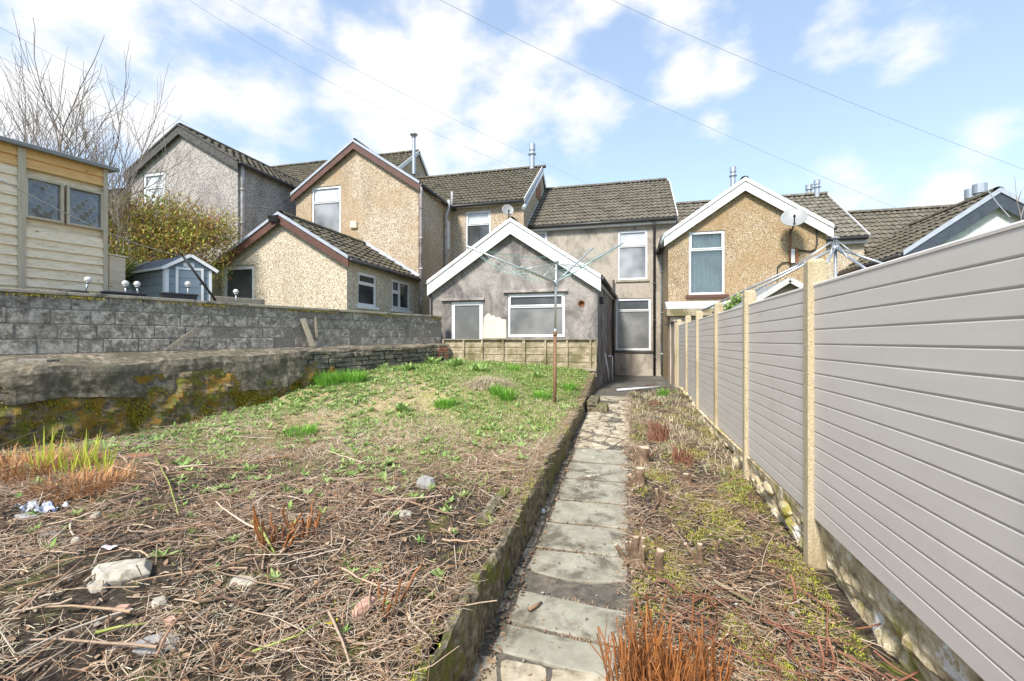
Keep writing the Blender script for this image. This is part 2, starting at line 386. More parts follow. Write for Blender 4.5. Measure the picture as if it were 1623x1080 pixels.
def fence_mat():
    m, t, p = newmat('grey_composite_board'); g = NG(t)
    oi = g.n('ShaderNodeObjectInfo'); f = g.noise(3.0, 5, .7, g.coord((1, .35, 3)))
    col = g.ramp(f, [(.3, (.62,.56,.50)), (.7, (.68,.62,.56))])
    col = g.mix(g.ramp(g.noise(1.6, 8, .75, g.coord((1, 1, .5))), [(.56, 0.0), (.75, .28)]), col, (.40,.36,.31))
    col = g.mix(g.ramp(g.noise(60, 2, .6), [(.68, 0.0), (.74, .35)]), col, (.33,.30,.26))
    col = g.mix(g.math('MULTIPLY', oi.outputs['Random'], .10), col, (.45,.42,.40))
    g.l(col, p.inputs['Base Color']); g.l(g.ramp(f, [(.3, .38), (.7, .55)]), p.inputs['Roughness']); g.bump(g.noise(2.0, 3, .5), .12, .01, p); return m
M['pvc_panel'] = fence_mat()
M['concrete_post'] = surf('weathered_concrete', [(.28,.22,.13),(.47,.39,.25),(.58,.50,.36)], 60, stain=(.30,.23,.12), stain_scale=3, stain_rng=(.5,.7), stretch=(1,1,.3), second=(.16,.14,.11), second_scale=45, second_rng=(.62,.7), bump=.6)
M['grey_shed'] = plain('plastic_shed_blue_grey', (.21,.26,.30), .5, var=.08)
M['shed_roof'] = plain('plastic_shed_roof', (.12,.15,.20), .4, var=.12)
def block_mat():
    m, t, p = newmat('weathered_blocks'); g = NG(t)
    f = g.noise(9, 10, .86); col = g.ramp(f, [(.38, (.075,.063,.05)), (.50, (.27,.24,.195)), (.60, (.62,.57,.49))])
    col = g.mix(g.ramp(g.noise(2.4, 9, .78), [(.54, 0.0), (.62, .6)]), col, (.55,.51,.45))
    col = g.mix(g.ramp(g.noise(1.2, 6, .7, g.coord((1,1,.4))), [(.52, 0.0), (.70, .7)]), col, (.10,.09,.075))
    col = g.mix(g.ramp(g.noise(3.1, 6, .7), [(.62, 0.0), (.72, .7)]), col, (.19,.17,.07))
    g.l(col, p.inputs['Base Color']); p.inputs['Roughness'].default_value = .95; g.bump(f, 1.0, .02, p); return m
M['block'] = block_mat()
M['coping'] = surf('coping_concrete', [(.26,.23,.18),(.42,.37,.29)], 25, stain=(.12,.11,.09), stain_scale=3, stain_rng=(.5,.65))
M['ledge'] = surf('ledge_concrete', [(.06,.05,.037),(.16,.135,.095),(.36,.31,.24)], 12, stain=(.10,.09,.06), stain_scale=2.2, stain_rng=(.45,.62), second=(.34,.19,.07), second_scale=1.7, second_rng=(.62,.74), bump=.8, bdist=.02)
M['moss_stone'] = surf('mossy_stone', [(.055,.042,.028),(.17,.13,.08),(.30,.24,.15)], 16, stain=(.26,.15,.03), stain_scale=5, stain_rng=(.48,.56), second=(.16,.16,.03), second_scale=6.0, second_rng=(.50,.58), bump=1, bdist=.03)
M['stone_dark'] = surf('dark_rubble_stone', [(.07,.06,.045),(.18,.155,.12),(.28,.25,.19)], 9, stain=(.12,.12,.05), stain_scale=4, stain_rng=(.55,.7), bump=.8)
M['mortar'] = surf('dark_mortar', [(.10,.09,.075),(.30,.27,.23)], 25)
M['kerb'] = surf('mossy_kerb', [(.05,.042,.028),(.16,.135,.09),(.34,.31,.23)], 16, stain=(.15,.155,.04), stain_scale=5, stain_rng=(.52,.62), bump=1, bdist=.02, spec=.1)
M['slab'] = surf('grey_green_paving', [(.22,.205,.155),(.36,.34,.27)], 6, stain=(.13,.115,.085), stain_scale=3.2, stain_rng=(.5,.62), second=(.50,.46,.37), second_scale=2.6, second_rng=(.64,.70), bump=.25, bdist=.004)
M['crazy'] = surf('crazy_paving_stone', [(.24,.19,.12),(.40,.34,.24),(.56,.50,.39)], 7, stain=(.14,.115,.08), stain_scale=5, stain_rng=(.52,.68), bump=.5)
M['pathbed'] = surf('path_dirt', [(.06,.052,.042),(.16,.14,.11)], 14, stain=(.20,.16,.11), stain_scale=7, stain_rng=(.55,.7), bump=.8)
M['yard'] = surf('dark_wet_concrete', [(.06,.058,.05),(.12,.115,.10)], 8, stain=(.17,.16,.13), stain_scale=2)
M['stonewall'] = surf('pale_mortared_stone', [(.20,.15,.08),(.54,.44,.27),(.76,.67,.48)], 9, stain=(.30,.26,.06), stain_scale=3.2, stain_rng=(.54,.64), second=(.76,.72,.62), second_scale=4.5, second_rng=(.57,.63), bump=1, bdist=.03)
M['pink_render'] = surf('pinkish_render_wall', [(.42,.34,.27),(.54,.45,.37)], 20, stain=(.22,.19,.12), stain_scale=2, stretch=(1,1,.5))
M['rock'] = surf('pale_grey_rock', [(.30,.27,.21),(.48,.44,.36),(.58,.54,.46)], 10, stain=(.2,.17,.12), stain_scale=8, bump=.8)
M['rock_grey'] = surf('slate_grey_rock', [(.26,.25,.24),(.36,.35,.33)], 10, bump=.4)
M['bark'] = surf('cut_stump_bark', [(.07,.045,.03),(.19,.12,.075)], 22, stain=(.28,.20,.13), stain_scale=14, bump=1)
M['cutwood'] = surf('pale_cut_wood', [(.44,.35,.24),(.60,.50,.36)], 12, bump=.2)
M['treebark'] = surf('bare_tree_bark', [(.20,.165,.14),(.34,.29,.25)], 20)
M['twig'] = island('twig_litter', [(.15,.085,.05),(.50,.36,.235),(.34,.175,.095),(.63,.49,.35),(.22,.13,.08),(.74,.62,.48),(.45,.26,.15)])
M['straw'] = island('dry_straw', [(.58,.48,.32),(.70,.61,.44),(.44,.33,.20),(.80,.72,.55),(.60,.46,.29)], transl=.15)
M['grass'] = island('green_grass', [(.16,.29,.05),(.29,.43,.09),(.47,.52,.18),(.21,.36,.06),(.58,.52,.26)], transl=.3)
M['grass_rich'] = island('tall_green_grass', [(.14,.36,.04),(.26,.54,.07),(.18,.44,.05),(.38,.62,.12)], transl=.3)
M['weed'] = island('weed_leaf', [(.22,.38,.09),(.38,.55,.16),(.50,.62,.24),(.27,.44,.13)], transl=.3)
M['moss'] = island('moss_tuft', [(.28,.32,.04),(.44,.46,.06),(.54,.50,.08),(.20,.24,.03)], transl=.1)
M['moss_wall'] = island('wall_moss', [(.30,.30,.03),(.52,.48,.05),(.56,.30,.04),(.36,.40,.04),(.62,.44,.06)], transl=.1)
M['leaflit'] = island('dead_leaves', [(.24,.13,.07),(.40,.27,.16),(.14,.08,.05),(.50,.38,.25)])
M['redstem'] = island('orange_cut_stems', [(.34,.125,.035),(.50,.20,.06),(.20,.08,.03),(.42,.16,.05),(.26,.13,.06)], rough=.6)
M['redstub'] = island('reddish_cut_stub', [(.22,.09,.055),(.34,.16,.10),(.16,.07,.045)])
M['redgrass'] = island('rusty_dead_grass', [(.50,.22,.08),(.62,.34,.15),(.36,.15,.055),(.68,.46,.25)], transl=.15)
M['lime'] = island('lime_iris_blade', [(.55,.64,.07),(.74,.76,.13),(.45,.60,.08)], transl=.35)
M['pebble'] = island('small_stones', [(.20,.18,.15),(.36,.33,.28),(.12,.11,.10),(.52,.48,.42)])
M['hedge'] = island('hedge_leaf', [(.22,.30,.05),(.44,.48,.09),(.56,.54,.13),(.20,.29,.05),(.66,.30,.10),(.50,.52,.12),(.66,.42,.22)], transl=.25)
M['hedgetwig'] = island('hedge_twig', [(.38,.17,.09),(.50,.30,.19),(.26,.13,.08)])
M['cordy'] = island('strappy_leaf', [(.16,.26,.04),(.30,.38,.07),(.52,.48,.14),(.22,.32,.06)], transl=.25)
M['teal'] = plain('green_washing_line', (.25,.42,.37), .5)
M['cable'] = plain('grey_cable', (.36,.38,.42), .6)
def soil_mat(name, near):
    m, t, p = newmat(name); g = NG(t)
    f = g.noise(18, 8, .8); col = g.ramp(f, [(.36, (.022,.018,.014)), (.52, (.075,.058,.043)), (.68, (.24,.185,.13))])
    col = g.mix(g.ramp(g.noise(1.6, 7, .7), [(.54, 0.0), (.66, .6)]), col, (.16,.105,.06))
    col = g.mix(g.ramp(g.noise(2.3, 8, .75), [(.54, 0.0), (.64, .8)]), col, (.26,.27,.055) if near else (.17,.18,.045))
    if not near:
        co = g.n('ShaderNodeNewGeometry'); sp = g.n('ShaderNodeSeparateXYZ'); g.l(co.outputs['Position'], sp.inputs[0])
        q = g.math('ADD', sp.outputs[1], g.math('MULTIPLY', g.noise(1.3, 5, .7), 3.0))
        r = g.n('ShaderNodeMapRange'); r.inputs[1].default_value = 5.6; r.inputs[2].default_value = 8.2; g.l(q, r.inputs[0])
        turf = g.ramp(g.noise(3.0, 8, .75), [(.40, (.48,.38,.21)), (.54, (.42,.36,.17)), (.66, (.24,.30,.08))])
        col = g.mix(r.outputs[0], col, turf)
    g.l(col, p.inputs['Base Color']); p.inputs['Roughness'].default_value = .97; p.inputs['Specular IOR Level'].default_value = .15
    g.bump(f, 1.0, .03, p); return m
M['soil'] = soil_mat('garden_soil', False); M['soil_r'] = soil_mat('border_soil', True)
M['field'] = surf('distant_grass', [(.08,.11,.03),(.14,.17,.05)], 2)
# ============================================================ SETTING
from mathutils import noise as MN
def fz(x, y, z, s=1.0, o=5):
    return MN.fractal(Vector((x*s, y*s, z*s)), 1.0, 2.0, o)
GY = [(-3, 0), (2.5, 0.0), (4, .06), (5.6, .15), (7.5, .28), (9.9, .40), (11.2, .50), (13, .54), (30, .56)]
def g_(Y): return interp(Y, GY)
def G_(Y): return np.interp(Y, [a for a, _ in GY], [b for _, b in GY])
def wob(X, Y, s=1.0):
    return (np.sin(X*2.3*s+1.3)*np.cos(Y*1.9*s+.4) + .5*np.sin(X*5.1*s+Y*3.7*s) + .3*np.sin(X*11*s-Y*9.3*s+2) + .2*np.cos(X*17*s+Y*21*s))/2
ZK = [(-3,.34),(2,.36),(3.5,.40),(5,.49),(8,.55),(10,.66),(11.5,.86),(12.6,1.05)]
ZL = [(-3,.35),(4,.40),(5.3,.36),(7.3,.64),(8.3,.93),(9.8,1.16),(12.6,1.30)]
def XL(Y): return -7.95 + 3.05*(Y-4.2)/8.1       # foot of the left retaining wall
def bedZ(X, Y):
    X = np.asarray(X, float); Y = np.asarray(Y, float)
    zk = np.interp(Y, [a for a, _ in ZK], [b for _, b in ZK]); zl = np.interp(Y, [a for a, _ in ZL], [b for _, b in ZL])
    u = np.clip((-.98 - X)/(-.98 - XL(Y)), 0, 1)**.45
    return zk + (zl-zk)*u + .035*wob(X, Y)*np.clip((-.98-X)*3, 0, 1)
def stripZ(X, Y):
    X = np.asarray(X, float); Y = np.asarray(Y, float)
    return G_(Y) + .02 + .03*wob(X, Y, 1.2)*np.clip(X*4, 0, 1) + .03*np.clip(X-.6, 0, 1)

# far ground sheet
g = MB(); g.box(-600, 600, -300, 900, -1.2, -.25); tag(g.build('ground', M['field']), kind='structure')
# strip beside the path, and the yard behind
ys = np.concatenate([np.arange(-1.5, 9, .06), np.arange(9, 12.8, .12)]); xs = np.linspace(-.95, 1.65, 60)
P = [[(x, y, float(stripZ(x, y))-(.03 if x < .02 else 0)) for x in xs] for y in ys]
g = MB(); g.grid(P); o = g.build('border_soil', M['soil_r'], smooth=True); tag(o, kind='structure')
g = MB(); g.grid([[(x, y, .53 + .008*math.sin(x*7+y*5)) for x in np.linspace(-1.1, 1.6, 14)] for y in np.linspace(12.6, 18.2, 20)])
tag(g.build('yard', M['yard'], smooth=True), kind='structure')
# raised bed
g = MB(); P = []
for y in np.concatenate([np.arange(-1.5, 7, .07), np.arange(7, 12.75, .1)]):
    xl = float(XL(y))-.35; row = []
    for k in range(90):
        u = (k/89)**1.5; x = -.93 + (xl+.93)*u; row.append((x, y, float(bedZ(x, y)) + .012*random.uniform(-1, 1)))
    P.append(row)
g.grid(P); tag(g.build('garden_bed', M['soil'], smooth=True), kind='structure')
# terrace of the garden behind the block wall
g = MB(); g.poly([(-8.9, 3.6, 2.28), (-5.45, 12.25, 2.2), (-5.45, 18, 2.2), (-60, 18, 2.2), (-60, -20, 2.3), (-17.2, -20, 2.3)])
tag(g.build('terrace_ground', M['field']), kind='structure')
g = MB(); g.box(1.75, 40, -6, 18.3, -.24, .02); tag(g.build('neighbour_ground', M['field']), kind='structure')

# path: base sheet, slabs and crazy paving
path = tag(thing('path', None, None, (-.4, 2, 0)), kind='structure')
g = MB(); P = []
for y in np.arange(-1.2, 12.9, .09):
    P.append([(x, y, g_(y) + .012 + .006*math.sin(9*x+13*y)) for x in np.linspace(-.9, .06, 14)])
g.grid(P); g.build('path_bed', M['pathbed'], path, smooth=True)
def slab(pts, h, mat, name='paving_slab', bev=.008):
    m = MB(); n = len(pts); lo = [(x, y, z-.03) for x, y, z in pts]; hi = [(x, y, z+h) for x, y, z in pts]
    b = len(m.v); m.v += lo+hi; m.f.append(tuple(range(n, 2*n))); m.m.append(0)
    for i in range(n): m.f.append((i, (i+1) % n, n+(i+1) % n, n+i)); m.m.append(0)
    return m.build(name, mat, path, bevel=bev)
YB = [(2.56,2.80,.04),(2.83,3.17,.05),(3.44,3.85,-.01),(3.89,4.37,0),(4.41,4.92,0),(4.96,5.58,0),(5.63,6.20,0),(6.25,6.85,0)]
for i, (a, b, sk) in enumerate(YB):
    z0, z1 = g_(a)+.03, g_(b)+.03; xl = -.76 + random.uniform(-.015, .015); xr = -.01+random.uniform(-.015, .01)
    if i == 0: xl, xr = -.79, -.08
    pts = []
    def edge(x0, y0, x1, y1, n=7):
        for k in range(n):
            t = k/n; x = x0+(x1-x0)*t; y = y0+(y1-y0)*t; pts.append((x+random.uniform(-.011,.011), y+random.uniform(-.008,.008), g_(y)+.016))
    edge(xl, a+sk, xr, a-sk*.5); edge(xr, a-sk*.5, xr, b-sk*.5, 4)
    if i == 2:                      # near slab broken to a curve at its near edge
        pts = [p for p in pts]
        pts = [(x, y + .09*((x+.38)/.38)**2, z) if y < a+.05 else (x, y, z) for x, y, z in pts]
    edge(xr, b-sk*.5, xl, b+sk); edge(xl, b+sk, xl, a+sk, 4)
    slab(pts, .012, M['slab'])
slab([(-.18, 5.62, g_(5.6)+.02), (0, 5.6, g_(5.6)+.02), (.0, 6.2, g_(6.2)+.02), (-.16, 6.2, g_(6.2)+.02)], .008, M['crazy'], 'paving_stone') if False else None
def crazy(x0, x1, y0, y1, n, gap=.012, skip=.06):
    """irregular broken stones fitted together: cells round random points, each cut back for its joint"""
    pts = []
    for _ in range(4000):
        q = (random.uniform(x0, x1), random.uniform(y0, y1))
        if all((q[0]-a)**2+((q[1]-b)*1.0)**2 > ((x1-x0)*(y1-y0)/n)*.55 for a, b in pts): pts.append(q)
        if len(pts) >= n: break
    for k, (cx, cy) in enumerate(pts):
        if random.random() < skip: continue
        poly = [(x0, y0), (x1, y0), (x1, y1), (x0, y1)]
        for l, (ox, oy) in enumerate(pts):
            if l == k: continue
            nx, ny = ox-cx, oy-cy; L = math.hypot(nx, ny); nx /= L; ny /= L; lim = L/2-gap*random.uniform(.6, 1.5)/1; new = []
            for a in range(len(poly)):
                p, q = poly[a], poly[(a+1) % len(poly)]; dp = (p[0]-cx)*nx+(p[1]-cy)*ny-lim; dq = (q[0]-cx)*nx+(q[1]-cy)*ny-lim
                if dp <= 0: new.append(p)
                if dp*dq < 0: t = dp/(dp-dq); new.append((p[0]+(q[0]-p[0])*t, p[1]+(q[1]-p[1])*t))
            poly = new
            if len(poly) < 3: break
        if len(poly) < 3: continue
        out = []
        for a in range(len(poly)):
            p, q = poly[a], poly[(a+1) % len(poly)]
            for t in (.12, .5, .88):
                j = .008 if t == .5 else .003; out.append((p[0]+(q[0]-p[0])*t+random.uniform(-j, j), p[1]+(q[1]-p[1])*t+random.uniform(-j, j)))
        slab([(x, y, g_(y)+.012) for x, y in out], random.uniform(.003, .009), M['crazy'], 'paving_stone', .004)
crazy(-.85, -.03, 1.3, 2.55, 15); crazy(-.80, .02, 6.9, 11.3, 42)
crazy(-.865, -.80, 3.0, 6.8, 22)

# kerb wall of the raised bed
kb = thing('kerb_wall', 'long low mossy concrete edging wall holding the raised bed along the left side of the path', 'edging wall', (-.93, 6, g_(6)))
g = MB(); P = []
ks = np.arange(-1.2, 12.6, .05)
for y in ks:
    zt = interp(y, ZK)+.025+.018*math.sin(y*5.3)+.012*math.sin(y*17)+.010*random.uniform(-1, 1); zb = g_(y)-.05; wx = .012*math.sin(y*3.1)+.008*math.sin(y*11)
    j = lambda: wx+.005*random.uniform(-1, 1)
    h = zt-zb
    P.append([(-.865+j(), y, zb), (-.868+j(), y, zb+h*.3), (-.87+j(), y, zb+h*.6), (-.872+j(), y, zt-.03), (-.88, y, zt+j()*.5), (-.90, y, zt+.004+j()), (-.93+.01*math.sin(y*7), y, zt-.004), (-.945, y, zt-.05), (-.95, y, zb)])
P = [[Vector(q)+Vector((.018*fz(q[0], q[1]*1.2, q[2]*2, 5, 4), 0, .016*fz(q[1], q[2], 2, 3, 4))) for q in r] for r in P]
g.grid(P); g.build('edging', M['kerb'], kb)
# concrete step at the far end
st = MB(); p0 = atZ(936, 641, g_(9.9)); 
st.box(-.84, -.42, 9.55, 9.95, g_(9.5)-.02, g_(9.6)+.16); st.box(-.84, -.62, 9.55, 10.5, g_(9.5)+.1, g_(9.6)+.24)
tag(st.build('step_block', M['kerb'], bevel=.02), 'mossy concrete step block at the far end of the path beside the edging wall', 'step')

# ------------------------------------------------------------ left retaining wall, ledge and block wall
def LW(t, off=0.0):     # foot line of the block wall; off = metres towards the garden
    x = -8.57 + 3.31*t; y = 4.4 + 7.9*t; n = Vector((7.9, -3.31, 0)).normalized()
    return Vector((x, y, 0)) + n*off
WD = Vector((3.31, 7.9, 0)).normalized(); WN = Vector((7.9, -3.31, 0)).normalized(); WL = math.hypot(3.31, 7.9)
def top_z(s): return 2.60 - .03*s/WL*1.0 - .03
def base_z(s): return interp(s, [(-6, 1.62), (0, 1.66), (4, 1.72), (9, 1.80)])
bw = thing('block_wall', 'long dark weathered concrete block garden wall on top of the mossy ledge at the left', 'wall', tuple(LW(.5) + ZV*1.6))
g = MB(); rows = 4; O = LW(0)
for r in range(rows):
    s = -6.0 + (0.22 if r % 2 else 0)
    while s < WL-.02:
        L = .445 if random.random() > .1 else .3; e = min(s+L-.010, WL); zb0, zt0 = base_z(s), top_z(s); h = (zt0-zb0)/rows
        z0 = zb0+h*r+.004; z1 = zb0+h*(r+1)-.005; n1 = .0+random.uniform(-.006, .006)
        g.obox(O, WD, WN, s, e, z0, z1, -.1, n1); s += L
g.build('blockwork', M['block'], bw, bevel=.012)
g = MB(); g.obox(O, WD, WN, -6, WL, 1.6, 2.53, -.11, -.004); g.build('mortar', M['mortar'], bw)
g = MB(); s = -6.0
while s < WL:
    L = random.uniform(.75, 1.1); e = min(s+L-.006, WL+.02); t = random.uniform(-.006, .006)
    g.obox(O, WD, WN, s, e, top_z(s)-.012+t, top_z(s)+.04+t, -.16, .045+random.uniform(-.01, .008)); s += L
g.build('coping', M['coping'], bw, bevel=.008)
# retaining wall with ledge
rw = thing('retaining_wall', 'low old retaining wall of mossy stone with a broad cracked concrete ledge on the left', 'retaining wall', tuple(LW(.5, .4) + ZV*.6))
def offL(s):      # ledge width
    return interp(s, [(-6, .72), (0, .66), (3, .52), (5, .42), (9, .33)])
def ledge_front(s): return interp(s, [(-6, 1.42), (-1, 1.44), (1.2, 1.50), (3.5, 1.62), (5.5, 1.68), (9, 1.77)])
from mathutils import noise as MN
def fz(x, y, z, s=1.0, o=5):
    return MN.fractal(Vector((x*s, y*s, z*s)), 1.0, 2.0, o)
def vz(X, Y): return wob(np.array(X), np.array(Y), 1.5)
P = []; ss = np.arange(-6, WL+.01, .05)
for s in ss:
    row = []; w_ = offL(s)+.05*math.sin(s*2.1)+.025*math.sin(s*6.7); zf = ledge_front(s)+.02*math.sin(s*3.3)
    zt = base_z(s)
    for k in range(9):
        u = k/8; p = O+WD*s+WN*(w_*u-.005); row.append(p+ZV*(zt+(zf-zt)*u**1.3+.03*fz(p.x, p.y, 0, 2.5)*(k > 0)))
    # rounded lip and the concrete front band
    band = interp(s, [(-6, .34), (-1, .40), (1, .44), (2.6, .60), (3.8, .66), (4.1, .50), (4.3, .07), (9, .06)])+(.04*fz(s, 0, 0, 2.5, 6) if s < 4.2 else 0)
    for k in range(1, 8):
        u = k/7; p = O+WD*s+WN*(w_+.02); z_ = zf-.02-band*u; row.append(p+WN*.035*fz(p.x, p.y, z_, 4.0)+ZV*z_)
    p = O+WD*s+WN*(w_-.12); row.append(p+ZV*(zf-.02-band))
    P.append(row)
g = MB(); g.grid(P); g.build('ledge', M['ledge'], rw, smooth=False)
P = []
for s in np.arange(-6, 5.0, .05):
    row = []; w_ = offL(s); zf = ledge_front(s)-.2; 
    for k in range(30):
        u = k/29; q = O+WD*s+WN*(w_-.015+.05*u); z = zf*(1-u)+.15*u; q = q+WN*(.09*fz(q.x, q.y, z, 3.2, 6)+.03*abs(fz(q.x, q.y, z, 9, 3)))
        row.append(Vector((q.x, q.y, z)))
    P.append(row)
g = MB(); g.grid(P); g.build('mossy_face', M['moss_stone'], rw, smooth=False)
g = MB(); g.obox(O, WD, WN, 3.8, WL+.02, .2, 1.7, 0, .27); g.build('wall_core', M['mortar'], rw)
g = MB()
for r in range(9):
    s = 4.05+random.random()*.1
    while s < WL-.05:
        L = random.uniform(.12, .42); h = .105; z0 = ledge_front(s)-.07-h*(r+1); w_ = offL(s)
        if z0 > .3:
            j = lambda a=.018: random.uniform(-a, a); P8 = []
            for (u, v) in ((0, 0), (1, 0)):
                pass
            n1 = w_-.01+j(.03); a = O+WD*(s+.01); b = O+WD*(s+L-.012)
            f = lambda B, n, z: B+WN*n+ZV*z
            g.hexa([f(a, n1+j(), z0+j(.012)), f(b, n1+j(), z0+j(.012)), f(b, .2, z0), f(a, .2, z0), f(a, n1+j(), z0+h-.012+j(.012)), f(b, n1+j(), z0+h-.012+j(.012)), f(b, .2, z0+h-.01), f(a, .2, z0+h-.01)])
        s += L
g.build('rubble_stones', M['stone_dark'], rw, bevel=.012)
g = MB(); e = O+WD*(WL-.4)+WN*.33
for r in range(4):
    for k in range(2): g.obox(O, WD, WN, WL-.5+k*.22+(r % 2)*.06, WL-.29+k*.22, 1.38+.075*r, 1.44+.075*r, .2, .36)
g.build('red_bricks', M['brick_red'], rw, bevel=.006)
# end face of the block wall towards the house
# leaning planks
def plank(a, b, N, h, t, label, mat='old_wood'):
    g = MB(); g.beam(a, b, N, h, t); return tag(g.build('plank', M[mat], bevel=.003), label, 'plank')
def onwall(px, py, off=.05):    # point on the block wall face
    d = ray(px, py); o = O+WN*off; tt = o.dot(WN)/d.dot(WN); q = d*tt; return Vector((q.x, q.y, q.z+EYE))
plank(onwall(266, 551, .2), onwall(311, 518, .04), WN, .075, .02, 'thin weathered plank leaning aslant on the block wall, nearer the camera')
plank(onwall(499, 548, .18), onwall(483, 505, .04), WN, .11, .03, 'dark rotten plank leaning on the far part of the block wall')
plank(onwall(500, 536, .08), onwall(498, 503, .02), WN, .05, .02, 'narrow upright batten behind the dark rotten plank on the block wall')
g = MB(); c = atZ(62, 574, 1.60)
pts = [(c.x+.3*math.cos(a)*random.uniform(.85, 1.1), c.y+.13*math.sin(a)*random.uniform(.8, 1.1)) for a in np.linspace(0, 6.28, 12)[:-1]]
n = len(pts); g.v = [(x, y, c.z) for x, y in pts]+[(x, y, c.z+.035) for x, y in pts]; g.f = [tuple(range(n, 2*n))]+[(i, (i+1) % n, n+(i+1) % n, n+i) for i in range(n)]; g.m = [0]*len(g.f)
tag(g.build('slate', M['mortar'], bevel=.008), 'thin dark flat slab lying on the concrete ledge at the left', 'slab')

# ------------------------------------------------------------ right-hand fence and the stone wall under it
XF = 1.40; PY = [1.80, 4.0, 5.97, 7.90, 9.95, 11.75, 13.75]
fence = thing('panel_fence', 'long fence of smooth grey composite boards between concrete posts along the right side', 'fence', (XF, 4, .3))
PT = EYE+.412; PBm = EYE-1.37
def board_panel(y0, y1):
    g = MB(); n = 16; h = (PT-PBm)/n; prof = []
    for i in range(n):
        z = PBm+h*i
        prof += [(-.013, z+.0005), (-.013, z+.0055), (-.0215, z+.008), (-.024, z+.014), (-.024, z+h-.004), (-.0225, z+h-.0005)]
    prof += [(-.024, PT), (-.028, PT+.001), (-.028, PT+.015), (-.018, PT+.024), (.018, PT+.024), (.028, PT+.015), (.024, PT), (.022, PBm)]
    nseg = 2; b = 0
    for k in range(nseg):
        y = y0+(y1-y0)*k/(nseg-1)
        g.v += [(XF+x, y, z) for x, z in prof]
    m = len(prof)
    for i in range(m): g.f.append((i, (i+1) % m, m+(i+1) % m, m+i)); g.m.append(0)
    g.f.append(tuple(range(m))); g.f.append(tuple(reversed(range(m, 2*m)))); g.m += [0, 0]
    return g.build('fence_panel', M['pvc_panel'], fence)
ends = [.05]+PY
for i in range(len(ends)-1):
    board_panel(ends[i]+.042, ends[i+1]-.042)
PTOP = [.60, .63, .60, .61, .60, .60, .60]
for y, tp in zip(PY, PTOP):
    g = MB(); zb = g_(y)-.12; zt = EYE+tp
    lo = [(XF-.065, y-.05), (XF+.065, y-.05), (XF+.065, y+.05), (XF-.065, y+.05)]
    g.hexa([(x, yy, zb) for x, yy in lo]+[(x, yy, zt-.03) for x, yy in lo])
    cz = [(XF-.065, y-.05, zt-.0301), (XF+.065, y-.05, zt-.0301), (XF+.065, y+.05, zt-.0301), (XF-.065, y+.05, zt-.0301), (XF-.045, y-.03, zt), (XF+.045, y-.03, zt), (XF+.045, y+.03, zt), (XF-.045, y+.03, zt)]
    g.hexa(cz); g.build('post', M['concrete_post'], fence, bevel=.006)
sw = thing('dwarf_wall', 'low rough wall of pale mortared stones with moss under the grey fence', 'wall', (1.5, 4, 0))
P = []
for y in np.arange(-1.5, 13.6, .045):
    zb = g_(y)-.06; zt = PBm-.005; row = []
    for k in range(19):
        u = k/18; z = zb+(zt-zb)*u
        x = interp(y, [(0, 1.50), (3.7, 1.47), (4.3, 1.41), (8, 1.36), (14, 1.36)])-.03*u+(.075*fz(0, y, z*1.8, 2.6, 5)+.03*abs(fz(3, y, z*1.5, 8, 3)))*math.sin(math.pi*min(1, u*1.05+.08))
        row.append((x, y, z))
    row += [(XF+.05, y, zt+.003), (XF+.3, y, zt-.05), (XF+.32, y, zb)]; P.append(row)
g = MB(); g.grid(P); g.build('wall_face', M['stonewall'], sw, smooth=False)
g = MB()
for k in range(26):        # capping stones showing under the panels
    y = .6+k*.5+random.uniform(-.1, .1); r = random.uniform(.07, .13); x = interp(y, [(0, 1.45), (3.7, 1.44), (4.3, 1.36), (14, 1.34)])+random.uniform(-.01, .03)
    zc_ = PBm-.09-random.choice((0, 0, .16, .3))*random.random(); zc_ = max(zc_, g_(y)+.05)
    b = len(g.v); N_ = 8
    for i in range(5):
        th = math.pi*i/4
        for j in range(N_):
            a = 6.283*j/N_; q = random.uniform(.7, 1.15); g.v.append((x+.02+r*.5*math.sin(th)*math.cos(a)*q, y+r*1.25*math.sin(th)*math.sin(a)*q, zc_+r*.6*math.cos(th)*q))
    for i in range(4):
        for j in range(N_): g.f.append((b+i*N_+j, b+i*N_+(j+1) % N_, b+(i+1)*N_+(j+1) % N_, b+(i+1)*N_+j)); g.m.append(0)
g.build('stones', M['stonewall'], sw, smooth=True)

# ------------------------------------------------------------ low wooden fence before the house
YWF = 12.32
wf = thing('low_wooden_fence', 'low weathered mossy wooden fence panel lying across the garden in front of the grey extension', 'fence', (-3, YWF, 1.1))
a0 = atY(703, 540, YWF); a1 = atY(945, 540, YWF)
g = MB(); zt = EYE+.01
for i in range(4):
    z0 = 1.10+(zt-1.10)*i/4; z1 = 1.10+(zt-1.10)*(i+1)/4+.02
    for k in range(4):
        xx0 = a0.x+(a1.x-a0.x)*k/4; xx1 = a0.x+(a1.x-a0.x)*(k+1)/4
        g.hexa([(xx0, YWF-.03, z0), (xx1-.004, YWF-.03, z0+random.uniform(-.01, .01)), (xx1-.004, YWF, z0), (xx0, YWF, z0), (xx0, YWF-.012, z1), (xx1-.004, YWF-.012, z1), (xx1-.004, YWF, z1), (xx0, YWF, z1)])
g.build('board_panel', M['fence_wood'], wf)
for k, px in enumerate((704, 736, 765, 798, 831, 865, 899, 936)):
    x = atY(px, 540, YWF).x; g = MB(); g.box(x-.025-(.015 if k == 4 else 0), x+.025+(.015 if k == 4 else 0), YWF-.075, YWF-.034, 1.12, zt+.01); g.build('batten', M['fence_wood'], wf)
g = MB(); g.box(a1.x-.05, a1.x+.01, YWF-.06, YWF+.04, .9, zt+.02); g.build('post', M['fence_wood'], wf)
g = MB(); g.box(a0.x, a1.x, YWF-.09, YWF+.01, zt+.012, zt+.034); g.build('top_rail', M['fence_wood'], wf)
